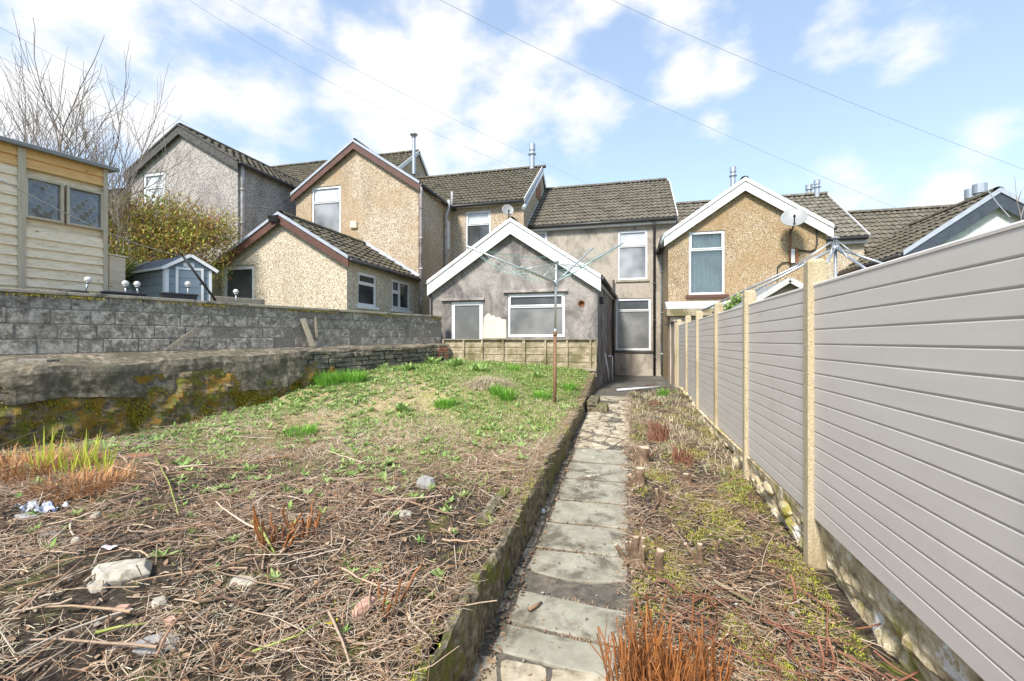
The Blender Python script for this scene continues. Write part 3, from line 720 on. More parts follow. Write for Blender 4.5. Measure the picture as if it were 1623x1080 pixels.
g = MB(); g.box(a0.x+.5, a1.x+.0, YWF-.12, YWF-.05, 1.06, 1.135); g.build('bottom_board', M['old_wood'], wf)

# boundary wall stub at the end of the fence
pw = thing('boundary_wall', 'short pinkish rendered wall between the end of the grey fence and the house', 'wall', (1.35, 15.5, .5))
g = MB(); g.box(1.28, 1.42, 13.85, 17.95, .4, 2.42); g.build('wall', M['pink_render'], pw, bevel=.01)
g = MB(); g.box(1.24, 1.46, 13.83, 17.9, 2.42, 2.47); g.build('coping', M['coping'], pw)
g = MB(); g.box(1.30, 1.40, 13.81, 13.845, .4, 2.38); g.build('moulding', M['concrete_post'], pw)
# ============================================================ HOUSES
UX = Vector((1, 0, 0)); UY = Vector((0, 1, 0)); NF = Vector((0, -1, 0)); NR = Vector((1, 0, 0))
def wallpoly(mb, O, U, N, outer, holes=(), depth=.11):
    p = lambda u, v, n=0: O+U*u+ZV*v+N*n
    hs = [[(a, c), (b, c), (b, d), (a, d)] for (a, b, c, d) in holes]
    loops = [[Vector((u, v, 0)) for u, v in outer]]+[[Vector((u, v, 0)) for u, v in h] for h in hs]
    flat = [q for l in loops for q in l]; b = len(mb.v); mb.v += [tuple(p(q.x, q.y)) for q in flat]
    for t in tessellate_polygon(loops): mb.f.append(tuple(b+i for i in t)); mb.m.append(0)
    for h in hs:
        for i in range(4):
            a, c = h[i], h[(i+1) % 4]; mb.quad(p(*a), p(*c), p(*c, -depth), p(*a, -depth))
def window(parent, O, U, N, u0, u1, v0, v1, transom=.30, mull=None, glass='glass_grey', rec=.09, fr=.068, label=None, sill=None, sash=True, name='window', curtain=False, top_glass=None, lining=True):
    """frame at the back of the reveal, each pane a child"""
    g = MB(); n0, n1 = -rec, -rec+.06
    g.obox(O, U, N, u0, u0+fr, v0, v1, n0, n1); g.obox(O, U, N, u1-fr, u1, v0, v1, n0, n1)
    g.obox(O, U, N, u0+fr, u1-fr, v0, v0+fr, n0, n1); g.obox(O, U, N, u0+fr, u1-fr, v1-fr, v1, n0, n1)
    cells = []; vt = v1-(v1-v0)*transom if transom else None
    cols = [(u0+fr, u1-fr)] if mull is None else [(u0+fr, u0+(u1-u0)*mull-fr*.4), (u0+(u1-u0)*mull+fr*.4, u1-fr)]
    if mull is not None:
        um = u0+(u1-u0)*mull; g.obox(O, U, N, um-fr*.4, um+fr*.4, v0+fr, v1-fr, n0, n1)
    for ci, (a, b) in enumerate(cols):
        if vt and not (mull is not None and ci == 1):
            g.obox(O, U, N, a, b, vt-fr*.45, vt+fr*.45, n0, n1)
            cells.append((a, b, v0+fr, vt-fr*.45, 0)); cells.append((a, b, vt+fr*.45, v1-fr, 1))
        else: cells.append((a, b, v0+fr, v1-fr, 0))
    if sash:
        for (a, b, c, d, top) in cells:
            s = fr*.55
            if top or mull is not None:
                q0, q1 = n1+.001, n1+.018
                g.obox(O, U, N, a-s*.4, a+s*.6, c-s*.4, d+s*.4, q0, q1); g.obox(O, U, N, b-s*.6, b+s*.4, c-s*.4, d+s*.4, q0, q1)
                g.obox(O, U, N, a+s*.6, b-s*.6, c-s*.4, c+s*.6, q0, q1); g.obox(O, U, N, a+s*.6, b-s*.6, d-s*.6, d+s*.4, q0, q1)
    w_ = g.build(name, M['upvc'], parent, bevel=.006)
    if label: w_['label'] = label
    for (a, b, c, d, top) in cells:
        q = MB(); q.obox(O, U, N, a-.004, b+.004, c-.004, d+.004, n0+.02, n0+.03); q.build('pane', M[(top_glass if (top and top_glass) else glass)], w_)
    if curtain:
        q = MB(); P = []
        for v in (v0+.02, v1-.05):
            P.append([O+U*(u0+.04+(u1-u0-.08)*k/70)+ZV*v+N*(-rec-.05+.02*math.sin(k*.9+1.5*math.sin(k*.21))+.012*math.sin(k*1.9)) for k in range(71)])
        q.grid(P); q.build('net_curtain', M['curtain'], w_, smooth=True)
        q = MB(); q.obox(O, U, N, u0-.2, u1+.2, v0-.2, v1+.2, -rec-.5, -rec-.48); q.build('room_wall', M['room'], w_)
    if sill:
        q = MB(); q.obox(O, U, N, u0-.07, u1+.07, v0-.09, v0-.004, -.05, .05); q.build('sill', M[sill], w_, bevel=.008)
    return w_
M['curtain'] = plain('net_curtain', (.90,.90,.87), .9, var=.25, scale=2)
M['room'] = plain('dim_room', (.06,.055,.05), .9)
def tiled(mb, A, B, Cc, D, period=.19, course=.36, amp=.034, step=.04, jit=.008):
    """A,B eave corners, D,Cc ridge corners above A and B"""
    A, B, Cc, D = map(Vector, (A, B, Cc, D)); W = (B-A).length; L = ((D-A).length+(Cc-B).length)/2
    N = (B-A).cross(D-A).normalized()
    if N.z < 0: N = -N
    nw = max(2, round(W/period)); nu = nw*6; nc = max(2, round(L/course))
    us = np.arange(nu+1)/nu
    ph = (np.arange(nu+1) % 6); wv = np.array([0, .55, 1, .9, .35, 0])[ph]*amp
    A_, B_, C_, D_, N_ = [np.array(x) for x in (A, B, Cc, D, N)]
    rows = []
    for i in range(nc):
        for (v, off) in ((i/nc, step), ((i+1)/nc+.002, 0.002)):
            lo = A_+(B_-A_)*us[:, None]; hi = D_+(C_-D_)*us[:, None]
            jj = np.repeat(np.random.RandomState(i*7+1).uniform(-jit, jit, nw+1), 6)[:nu+1]
            rows.append(lo+(hi-lo)*min(v, 1.0)+N_*(off+wv+jj)[:, None])
    b = len(mb.v); c = nu+1
    for r in rows: mb.v += [tuple(p) for p in r]
    base = len(mb.v)
    lo = A_+(B_-A_)*us[:, None]; mb.v += [tuple(p) for p in lo-N_*.02]
    for i in range(len(rows)-1):
        for j in range(nu): mb.f.append((b+i*c+j, b+i*c+j+1, b+(i+1)*c+j+1, b+(i+1)*c+j)); mb.m.append(0)
    for j in range(nu): mb.f.append((base+j, base+j+1, b+j+1, b+j)); mb.m.append(0)
def ridge_tiles(mb, A, B, r=.11, L=.4):
    A, B = Vector(A), Vector(B); d = (B-A); n = max(1, round(d.length/L)); d.normalize(); s = d.cross(ZV).normalized()
    for i in range(n):
        p = A+d*(i*L)+ZV*random.uniform(-.006, .006); q = p+d*(L-.01)
        P = [[x+s*(r*1.15*math.cos(a))+ZV*(r*math.sin(a)-.02) for a in np.linspace(0, math.pi, 7)] for x in (p, q)]
        mb.grid(P)
def pipe(parent, pts, r, mat, name='downpipe', brackets=0):
    g = MB(); g.tube(pts, r, 10)
    pts = [Vector(p) for p in pts]
    for k in range(brackets):
        t = (k+.5)/brackets; a, b = pts[-2], pts[-1]; p = a+(b-a)*t; d = (b-a).normalized(); g.tube([p-d*.03, p+d*.03], r*1.25, 10)
    return g.build(name, M[mat], parent, smooth=True)
def gable(house, Y0, Y1, xl, xr, xa, zl, zr, za, zb, wallmat, roofmat, barge, verge, hf=(), hr=(), xrb=None, over=.12, bh=.2, vh=.07, sides='LR', period=.3, gutter='dark_pvc', ov=.14, wall_name='wall'):
    """gable-ended wing: front at Y0 facing the camera, ridge running back to Y1"""
    xrb = xr if xrb is None else xrb
    g = MB(); O = Vector((0, Y0, 0))
    wallpoly(g, O, UX, NF, [(xl, zb), (xr, zb), (xr, zr), (xa, za), (xl, zl)], hf)
    Lr = math.hypot(Y1-Y0, xrb-xr); Ur = Vector((xrb-xr, Y1-Y0, 0)).normalized(); Nr = Vector((Ur.y, -Ur.x, 0)); Or = Vector((xr, Y0, 0))
    wallpoly(g, Or, Ur, Nr, [(0, zb), (Lr, zb), (Lr, zr), (0, zr)], hr)
    wallpoly(g, Vector((xl, Y0, 0)), UY, Vector((-1, 0, 0)), [(0, zb), (Y1-Y0, zb), (Y1-Y0, zl), (0, zl)])
    g.build(wall_name, M[wallmat], house)
    # roof slopes with overhangs
    yf = Y0-over; sl = (za-zl)/(xa-xl); sr = (za-zr)/(xr-xa); up = .10
    el = (xl-ov, yf, zl-sl*ov+up); er = (xr+ov, yf, zr-sr*ov+up); xb = xrb+ov
    r = MB(); tiled(r, (el[0], Y1, el[2]), el, (xa, yf, za+up), (xa, Y1, za+up), period)
    tiled(r, er, (xb, Y1, er[2]), (xa, Y1, za+up), (xa, yf, za+up), period)
    # tile undersides
    r.quad(el, (el[0], Y1, el[2]), (xa, Y1, za+up-.03), (xa, yf, za+up-.03)); r.quad(er, (xb, Y1, er[2]), (xa, Y1, za+up-.03), (xa, yf, za+up-.03))
    rf = r.build('roof', M[roofmat], house)
    q = MB(); ridge_tiles(q, (xa, yf+.02, za+up+.02), (xa, Y1, za+up+.02)); q.build('ridge', M[roofmat], rf)
    A_ = Vector((xa, yf, za+up))
    for e in (Vector(el), Vector(er)):
        k = (A_-e).length/abs(A_.x-e.x)
        def rake(top, dep, th, o=0.0):
            q = MB(); t = ZV*top*k; d = ZV*(top-dep)*k; lo = [e+d, A_+d, A_+t, e+t]
            q.hexa([p+Vector((0, -o-th, 0)) for p in lo]+[p+Vector((0, -o, 0)) for p in lo]); return q
        rake(.0, bh+vh, .025).build('bargeboard', M[barge], house)
        rake(.05, vh, .055).build('verge_strip', M[verge], house)
    if gutter:
        q = MB(); q.tube([(er[0]+.05, yf, er[2]-.05), (xb+.05, Y1, er[2]-.05)], .06, 8); q.build('gutter', M[gutter], house, smooth=True); q = MB(); q.tube([(el[0]-.05, yf, el[2]-.05), (el[0]-.05, Y1, el[2]-.05)], .06, 8); q.build('gutter', M[gutter], house, smooth=True)
    return Or, Ur, Nr
def segment(house, x0, x1, Ye, ze, Yr, zr, zb, wallmat, roofmat, holes=(), fascia='white', period=.19, bh=.18, gutter=True, endmat=None, x1e=None, verge='white'):
    g = MB(); wallpoly(g, Vector((0, Ye+.2, 0)), UX, NF, [(x0, zb), (x1, zb), (x1, ze), (x0, ze)], holes); g.build('wall', M[wallmat], house)
    g = MB(); Yb = 2*Yr-Ye; O0 = Vector((x1, 0, 0)); O1 = Vector((x0, 0, 0)); pr = [(Ye+.2, zb), (Yb-.2, zb), (Yb-.2, ze), (Yr, zr-.05), (Ye+.2, ze)]
    wallpoly(g, O0, UY, NR, pr); wallpoly(g, O1, UY, Vector((-1, 0, 0)), pr); g.quad((x0, Yb-.2, zb), (x1, Yb-.2, zb), (x1, Yb-.2, ze), (x0, Yb-.2, ze))
    g.build('end_wall', M[endmat or wallmat], house)
    r = MB(); tiled(r, (x0-.05, Ye, ze+.02), (x1+.05, Ye, ze+.02), (x1+.05, Yr, zr+.02), (x0-.05, Yr, zr+.02), period)
    r.quad((x0-.05, Yb, ze), (x1+.05, Yb, ze), (x1+.05, Yr, zr+.01), (x0-.05, Yr, zr+.01))
    rf = r.build('roof', M[roofmat], house)
    q = MB(); ridge_tiles(q, (x0-.05, Yr, zr+.06), (x1+.05, Yr, zr+.06)); q.build('ridge', M[roofmat], rf)
    q = MB(); q.box(x0, x1, Ye+.04, Ye+.075, ze-bh, ze); q.quad((x0, Ye+.05, ze-bh), (x1, Ye+.05, ze-bh), (x1, Ye+.3, ze-bh), (x0, Ye+.3, ze-bh)); q.build('fascia', M[fascia], house)
    for x, s in ((x1+.052, 1), (x0-.052, -1)):
        q = MB(); n = Vector((s, 0, 0)); q.beam((x, Ye-.02, ze+.03), (x, Yr, zr+.06), n, .16, .03, lift=.04); q.beam((x, Yb+.02, ze+.03), (x, Yr, zr+.06), n, .16, .03, lift=.04); q.build('verge', M[verge], house)
    if gutter:
        q = MB(); q.tube([(x0, Ye-.04, ze-.04), (x1, Ye-.04, ze-.04)], .06, 8); q.build('gutter', M['dark_pvc'], house, smooth=True)
def flue(house, px, ytop, ybot, Y, r=.10, cowl='pot', mat='galv', tilt=0):
    a = atY(px, ytop, Y); b = atY(px, ybot, Y); g = MB(); H = a.z-b.z; c = Vector((b.x, Y, b.z-.25))
    if cowl == 'pot':
        g.lathe(c, [(r, 0), (r, .25+H*.55), (r*1.5, .25+H*.56), (r*1.5, .25+H*.6), (r*.95, .25+H*.62), (r*.95, .25+H*.72), (r*1.25, .25+H*.74), (r*1.25, .25+H*.97), (r*1.0, .25+H), (0, .25+H)], 16)
        g.lathe(c, [(r*1.3, .2), (r*1.3, .27), (r, .3)], 16)
    elif cowl == 'cap':
        g.lathe(c, [(r, 0), (r, .25+H*.85), (r*1.2, .25+H*.86), (r*.9, .25+H*.88), (r*2.2, .25+H*.95), (r*2.2, .25+H*.97), (0, .25+H)], 16)
    else:
        g.lathe(c, [(r, 0), (r, .25+H*.45), (r*1.35, .25+H*.5), (r*1.35, .25+H), (r*1.2, .25+H), (r*1.2, .2+H*.6), (0, .2+H*.6)], 16)
    return g.build('flue', M[mat], house, smooth=False)
def win_px(x0, y0, x1, y1, Y):
    a = atY(x0, (y0+y1)/2, Y); b = atY(x1, (y0+y1)/2, Y); t = atY((x0+x1)/2, y0, Y); d = atY((x0+x1)/2, y1, Y); return (a.x, b.x, d.z, t.z)
def win_pxs(x0, y0, x1, y1, Or, Ur, Nr):
    def hit(px, py):
        d = ray(px, py); t = (Or.x*Nr.x+Or.y*Nr.y)/(d.x*Nr.x+d.y*Nr.y); q = d*t; return Vector((q.x, q.y, 0)).dot(Ur)-Vector((Or.x, Or.y, 0)).dot(Ur), q.z+EYE
    ym = (y0+y1)/2; return (hit(x0, ym)[0], hit(x1, ym)[0], hit((x0+x1)/2, y1)[1], hit((x0+x1)/2, y0)[1])

# ---------------- the grey house in the middle, with its white-edged extension
hm = thing('terraced_house', 'stained grey rendered house in the middle of the row, with a white-edged gabled extension', 'house', (-1, 15, .5))
Ym = 18.0; OM = Vector((0, Ym, 0))
wA = win_px(979, 366, 1026, 444, Ym); wB = win_px(976, 473.5, 1031.5, 556, Ym); wC = win_px(845, 368, 867, 440, Ym)
segment(hm, -3.86, 1.70, 17.8, 6.42, 21.6, 9.06, .4, 'render_cream', 'tile_grey', [wA, wB, wC], endmat='render_cream')
window(hm, OM, UX, NF, *wA, transom=.32, glass='glass_grey', top_glass='glass_light', sill='coping', label='white framed upstairs window')
window(hm, OM, UX, NF, *wB, transom=.24, glass='glass_frost', top_glass='glass_dark', sill='black_wood', label='white framed downstairs window with frosted pane')
window(hm, OM, UX, NF, *wC, transom=.3, glass='glass_grey')
x = atY(1037, 400, 17.9).x; pipe(hm, [(x-.02, 17.75, 6.3), (x, 17.93, 6.1), (x, 17.93, .55)], .045, 'dark_pvc', brackets=4)
x = atY(1050, 400, 17.6).x; pipe(hm, [(x+.05, 17.5, 5.6), (x, 17.85, 5.2), (x, 17.85, .6)], .05, 'green_pvc', brackets=3)
g = MB(); v = win_px(960, 590, 1040, 599, 17.95)
# extension
ex0, ex1 = atY(685.5, 500, 12.7).x, atY(947, 500, 12.7).x; xap = atY(811, 380, 12.7).x
zap = atY(811, 357, 12.7).z; zel = atY(690, 452, 12.7).z; zer = atY(940, 442, 12.7).z; zel = zer = (zel+zer)/2
dr = win_px(715, 479, 765, 590, 12.7); dr = (dr[0], dr[1], 1.0, dr[3]); wn_ = win_px(804.7, 466, 895, 535, 12.7); vt = win_px(917.5, 478, 925.5, 486, 12.7)
OrM, UrM, NrM = gable(hm, 12.7, 18.05, ex0, ex1, xap, zel, zer, zap, .45, 'render_grey', 'tile', 'white', 'white', [dr, wn_, vt], xrb=-.60, over=.14, bh=.24, vh=.09, ov=.10, wall_name='extension_wall', gutter='dark_pvc')
OX = Vector((0, 12.7, 0))
w_ = window(hm, OX, UX, NF, *wn_, transom=.30, glass='glass_frost', top_glass='glass_dark', label='wide white framed window of the extension')
window(hm, OX, UX, NF, *dr, transom=None, glass='glass_frost', fr=.11, name='door', label='white half glazed door', sash=False)
g = MB()
for (a, b, py) in ((700, 768, 477), (798, 900, 463)):
    p = atY(a, py, 12.7); q = atY(b, py, 12.7); z = max(p.z, q.z); z = dr[3]+.035 if a == 700 else wn_[3]+.035
    g.hexa([(p.x, 12.62, z), (q.x, 12.62, z), (q.x, 12.71, z), (p.x, 12.71, z), (p.x, 12.64, z+.05), (q.x, 12.64, z+.05), (q.x, 12.71, z+.09), (p.x, 12.71, z+.09)])
g.build('lintel_lip', M['render_grey'], hm)
g = MB(); g.lathe(((vt[0]+vt[1])/2, 12.72, (vt[2]+vt[3])/2), [(.10, 0), (.10, .03), (.075, .03), (.07, -.05), (0, -.05)], 18, NF); g.build('vent', M['rust'], hm)
# unpainted cream patch beside the door
pts = [(766, 537), (802, 537), (802, 512), (801, 507), (796, 507), (791, 503), (786, 504), (782, 500), (778, 502), (776, 497), (771, 499), (767, 505), (766, 520)]
g = MB(); q = [atY(a, b, 12.696) for a, b in pts]; q2 = [p+UY*.02 for p in q]; g.poly(q); n = len(q)
for i in range(n): g.quad(q[i], q[(i+1) % n], q2[(i+1) % n], q2[i])
g.build('render_patch', M['bare'], hm)
pipe(hm, [(ex0-.04, 12.64, zel-.05), (ex0-.04, 12.66, 1.0)], .035, 'dark_pvc')
# side passage bits
def onside(s, z, n=0.0): return OrM+UrM*s+NrM*n+ZV*z
g = MB(); g.obox(OrM, UrM, NrM, .5, 1.0, zer-.62, zer-.45, .0, .1); g.build('lamp', M['black'], hm)
pipe(hm, [onside(5.2, 4.2, .05), onside(5.2, .55, .05)], .04, 'dark_pvc', brackets=2)
pipe(hm, [onside(1.7, 1.45, .05), onside(2.2, .9, .09), onside(2.25, .6, .12)], .03, 'white', 'waste_pipe')
pipe(hm, [onside(2.9, 1.35, .03), onside(3.0, 1.35, .16), onside(3.0, .55, .17)], .035, 'upvc', 'waste_pipe')
g = MB(); g.tube([(.0, 11.55, .60), (.08, 11.5, .585)], .001, 4)
tag_pipe = MB(); a = atZ(940, 609, .58); b = atZ(953, 598, .78); tag_pipe.tube([a, b], .035, 10); tag(tag_pipe.build('waste_pipe', M['upvc'], smooth=True), 'short white waste pipe leaning at the corner of the raised bed', 'pipe')
p = MB(); a = atZ(978, 619, .58); b = atZ(1046, 614, .58); p.tube([a, b], .03, 10); tag(p.build('plastic_pipe', M['upvc'], smooth=True), 'long white plastic pipe lying across the far end of the path', 'pipe')
p = MB(); a = atZ(1022, 611, .56); b = atZ(1066, 614, .56); p.beam(a, b, NF, .05, .05); tag(p.build('wooden_batten', M['brown_wood'], bevel=.004), 'reddish batten lying behind the white pipe by the fence', 'batten')
# rear drain gutter on the passage side wall eave
q = MB(); q.beam(onside(0, zer-.02, .02), onside(5.3, zer-.02, .02), NrM, .13, .03); q.build('fascia', M['white'], hm)

# ---------------- the tan house with two gables
hb = thing('terraced_house', 'tan pebbledash house with a tall brown-edged gable and a low gabled extension', 'house', (-8, 15, 1))
Yb = 14.2
bl, br, ba = atY(469.5, 400, Yb).x, atY(663.5, 400, Yb).x, atY(557, 300, Yb).x; ba = (bl+br)/2+.02
bz = atY(557, 232, Yb).z; be = (atY(474, 312, Yb).z+atY(653, 296, Yb).z)/2
w1 = win_px(494, 296, 540, 380, Yb)
OrB, UrB, NrB = gable(hb, Yb, 17.4, bl, br, ba, be, be, bz, 1.6, 'dash_tan', 'tile', 'brown_wood', 'verge', [w1], over=.12, bh=.15, vh=.08, hr=[], ov=.1)
window(hb, Vector((0, Yb, 0)), UX, NF, *w1, transom=.30, glass='glass_grey', top_glass='glass_light', label='white framed window high in the tall gable')
g = MB(); v = win_px(556.5, 352, 566.5, 363, Yb); g.box(v[0], v[1], Yb-.07, Yb+.01, v[2], v[3]); g.box(v[0]+.03, v[1]-.03, Yb-.085, Yb-.069, v[2]+.03, v[3]-.03); g.build('vent', M['bare'], hb, bevel=.008)
v = win_pxs(721.5, 339, 729.5, 375, OrB, UrB, NrB)
segment(hb, -10.46, -3.93, 17.0, 7.25, 20.8, 9.86, 1.6, 'dash_tan', 'tile_moss', [win_px(738, 335, 777.5, 398, 17.2)], fascia='white', bh=.08)
window(hb, Vector((0, 17.2, 0)), UX, NF, *win_px(738, 335, 777.5, 398, 17.2), transom=.34, glass='glass_dark', top_glass='glass_light', label='white framed window between the tall gable and the grey house')
g = MB(); g.obox(OrB, UrB, NrB, 2.35, 2.75, 5.5, 6.6, -.01, .02); g.build('side_window', M['upvc'], hb)
for px, y0, y1, m in ((660, 284, 500, 'mauve_pvc'),):
    x = br+.10; pipe(hb, [(x+.02, Yb-.08, be+.0), (x, Yb-.02, be-.25), (x, Yb-.02, 1.7)], .055, m, brackets=5)
q = OrB+UrB*2.2+NrB*.08; pipe(hb, [q+ZV*(be+.15)+NrB*.12, q+ZV*(be-.15)+NrB*.12, q+ZV*(be-.45), q+ZV*2.2], .055, 'grey_pvc', brackets=3)
pipe(hb, [q+UrB*.5+ZV*(be-.05)+NrB*.05, q+UrB*.5+ZV*(be+.62)+NrB*.05], .05, 'grey_pvc', 'vent_pipe')
g = MB(); g.tube([Vector((-3.88, 16.9, 6.9)), Vector((-3.85, 20.7, 9.6))], .08, 6); g.build('flashing', M['lead'], hb)
g = MB(); g.box(-3.93, -3.905, 19.6, 20.6, 8.2, 9.2); g.build('brickwork', M['brick_red'], hb)
flue(hb, 843.5, 229, 268, 20.8, .12)
flue(hb, 656, 212, 268, 17.9, .075, 'cap', 'galv')
# satellite dish helper
def dish(house, c, r, aim, mat='dish', wall=None, ell=.9):
    aim = Vector(aim).normalized(); g = MB(); prof = [(0, -.10*r)]+[(r*k/8, -.10*r+.20*r*(k/8)**2) for k in range(1, 9)]+[(r*1.0, .10*r-.02), (r*.6, -.10*r), (0, -.16*r)]
    g.lathe(c, [(a, b) for a, b in prof], 28, aim); d = g.build('satellite_dish', M[mat], house, smooth=True)
    g = MB(); c = Vector(c); s = aim.cross(ZV).normalized(); dn = aim.cross(s).normalized(); dn = -dn if dn.z > 0 else dn
    f = c+aim*r*.85+dn*r*.45; g.tube([c+dn*r*.95, c+dn*r*.8+aim*r*.3, f], .018, 6); g.tube([f-aim*.05, f+aim*.02-aim*.12], .035, 8); g.tube([c-aim*.08, c-aim*.16], .05, 8)
    if wall: g.tube([c-aim*.1]+[Vector(p) for p in wall], .022, 6)
    g.build('feed_arm', M['black'], d); return d
dc = atY(805, 334, 16.75); dish(hb, dc, .23, (.55, -1, .35), wall=[dc+Vector((0, .2, -.12)), Vector((dc.x-.1, 17.2, dc.z-.2))])
# the low extension
Ya = 10.3; al, ar, aa = atY(351, 430, Ya).x, atY(550, 430, Ya).x, None; aa = atY(424, 380, Ya).x
az = atY(424, 350, Ya).z; ae = (atY(351, 411, Ya).z+atY(548, 425, Ya).z)/2
aa = (al+ar)/2+.03
dA = win_px(353, 422, 403, 520, Ya); dA = (dA[0], dA[1], 2.0, dA[3])
u1 = Vector((ar, Ya, 0)); OrA, UrA, NrA = u1, UY, NR
wa1 = win_pxs(567.6, 434, 597, 486, u1, UY, NR); wa2 = win_pxs(621, 446, 650, 492, u1, UY, NR)
gable(hb, Ya, Yb+.0, al, ar, aa, ae, ae, az, 1.6, 'dash_pale', 'tile', 'brown_wood', 'verge', [dA], [wa1, wa2], over=.13, bh=.14, vh=.07, wall_name='extension_wall', period=.3, gutter='dark_pvc')
window(hb, Vector((0, Ya, 0)), UX, NF, *dA, transom=None, glass='glass_dark', fr=.10, name='door', sash=False, label='white framed glazed door of the low extension')
window(hb, u1, UY, NR, *wa1, transom=.34, glass='glass_dark', sill='upvc', label='white framed side window nearer the camera')
window(hb, u1, UY, NR, *wa2, transom=.42, mull=.42, glass='glass_dark', sill='upvc', label='white framed side window with an open vent beside the downpipe')
g = MB(); c = Vector((aa-.1, Ya-.2, az+.0)); g.obox(c, UX, NF, -.14, .14, -.12, .04, 0, .06, V=Vector((0, -.35, 1)).normalized()); g.tube([c+Vector((.1, .1, .15)), c+Vector((.05, 0, 0))], .02, 6); g.build('security_light', M['black'], hb)
# pale flashing where the lean-to meets the tall gable
g = MB(); a = Vector((aa, Yb-.03, az+.15)); b = Vector((ar+.14, Yb-.03, ae+.06)); g.beam(a, b, NF, .16, .05, lift=.10); g.build('flashing', M['lead'], hb)

# ---------------- the grey house on the left
hc = thing('terraced_house', 'grey pebbledash house at the left end with black boards along its gable', 'house', (-15, 15, 2))
Yc = 12.5; cl, cr = atY(208, 330, Yc).x, atY(377, 330, Yc).x; ca = (cl+cr)/2-.02
cz = atY(288, 207, Yc).z; ce = (atY(209, 276, Yc).z+atY(372, 264, Yc).z)/2
w1 = win_px(227, 274, 261, 326, Yc)
gable(hc, Yc, 18.3, cl, cr, ca, ce, ce, cz, 1.9, 'dash_grey', 'tile', 'black_wood', 'black_wood', [w1], over=.12, bh=.2, vh=.06, period=.3)
window(hc, Vector((0, Yc, 0)), UX, NF, *w1, transom=.45, glass='glass_light', top_glass='glass_light', fr=.09, label='white framed window in the grey gable')
pipe(hc, [(cr+.1, Yc+.05, ce), (cr+.1, Yc+.1, ce-.3), (cr+.1, Yc+.1, 3.0)], .06, 'grey_pvc', brackets=4)
pipe(hc, [(cl-.06, Yc-.05, ce-.1), (cl-.06, Yc-.05, 2.5)], .06, 'black', brackets=2)
g = MB(); g.box(cr-1.2, cr+1.6, Yc-1.6, Yc-.2, 1.9, 4.2); g.build('porch', M['render_cream'], hc)
segment(hc, -24, -10.49, 18.0, 8.9, 21.5, 11.55, 1.9, 'dash_pink', 'tile', [], endmat='dash_tan', bh=.12)

# ---------------- orange pebbledash house on the right
hd = thing('terraced_house', 'orange-brown pebbledash house right of the middle with a white-edged gable and a satellite dish', 'house', (4, 16, .5))
Yd = 15.5; dl, dr_, da = atY(1059, 400, Yd).x, atY(1309, 400, Yd).x, atY(1184, 300, Yd).x
dz = atY(1184, 292, Yd).z; de = (atY(1062, 374, Yd).z+atY(1306, 364, Yd).z)/2; da = (dl+dr_)/2
wd = win_px(1091.7, 367, 1148.5, 467.5, Yd); OD = Vector((0, Yd, 0))
gable(hd, Yd, 18.3, dl, dr_, da, de, de, dz, .1, 'dash_orange', 'tile_mid', 'white', 'white', [wd], over=.14, bh=.19, vh=.10, gutter='dark_pvc')
window(hd, OD, UX, NF, *wd, transom=.29, glass='glass_clear', curtain=True, label='white framed window with net curtains')
g = MB(); g.box(wd[0]-.1, wd[1]+.12, Yd-.07, Yd+.02, wd[2]-.12, wd[2]-.01); g.build('sill', M['brown_wood'], hd, bevel=.015)
segment(hd, 1.83, 7.7, 17.6, 5.33, 21.0, 7.75, .1, 'dash_pale', 'tile_mid', [], bh=.2)
g = MB(); g.box(dl-.1, dl+2.4, 14.7, 15.48, 2.62, 2.84); g.build('lean_to_fascia', M['fence_wood'], hd)
g = MB(); g.hexa([(dl-.1, 14.75, 2.84), (dl+3.6, 14.75, 2.84), (dl+3.6, 15.49, 2.9), (dl-.1, 15.49, 2.9), (dl-.1, 14.75, 2.86), (dl+3.6, 14.75, 2.86), (dl+3.6, 15.49, 3.12), (dl-.1, 15.49, 3.12)]); g.build('lean_to_roof', M['lead'], hd)
g = MB(); g.box(dl, dl+3.4, 14.85, 15.45, .1, 2.6); g.build('lean_to_wall', M['pink_render'], hd)
dc = atY(1258, 346, 14.9); dish(hd, dc, .34, (-.25, -1, .62), wall=[dc+Vector((.05, .25, -.25)), Vector((dc.x+.06, 15.4, dc.z-.35))])
g = MB(); x = dc.x+.07; g.tube([(x, Yd-.07, dc.z-.2), (x, Yd-.07, dc.z-1.35)], .028, 8); g.build('dish_mast', M['rust'], hd, smooth=True)
v = win_px(1251, 396, 1263, 418, Yd); g = MB(); g.box(v[0], v[1]-.08, Yd-.09, Yd, v[2], v[3]); g.build('meter_box', M['white'], hd, bevel=.006)
g = MB(); g.box(v[1]-.079, v[1], Yd-.11, Yd, v[2]-.04, v[3]+.03); g.build('bracket_board', M['rust'], hd)
g = MB(); pts = [atY(a, b, Yd-.04) for a, b in ((1307, 350), (1298, 353), (1294, 365), (1295, 385), (1292, 396), (1284, 399), (1265, 397), (1259, 397))]; g.tube(pts, .022, 6); pts = [atY(a, b, Yd-.04) for a, b in ((1255, 416), (1240, 417), (1232, 424), (1232, 445))]; g.tube(pts, .018, 6); g.build('cable', M['black'], hd, smooth=True)
pipe(hd, [atY(1054, 372, Yd-.15), atY(1048, 385, Yd-.15), atY(1049, 392, Yd)], .05, 'green_pvc', 'gutter_outlet')
flue(hd, 1161.5, 265, 300, 19.5, .095, 'pot'); flue(hd, 1282, 294, 310, 21.2, .10, 'cap2'); flue(hd, 1294.5, 286, 314, 20.9, .095)

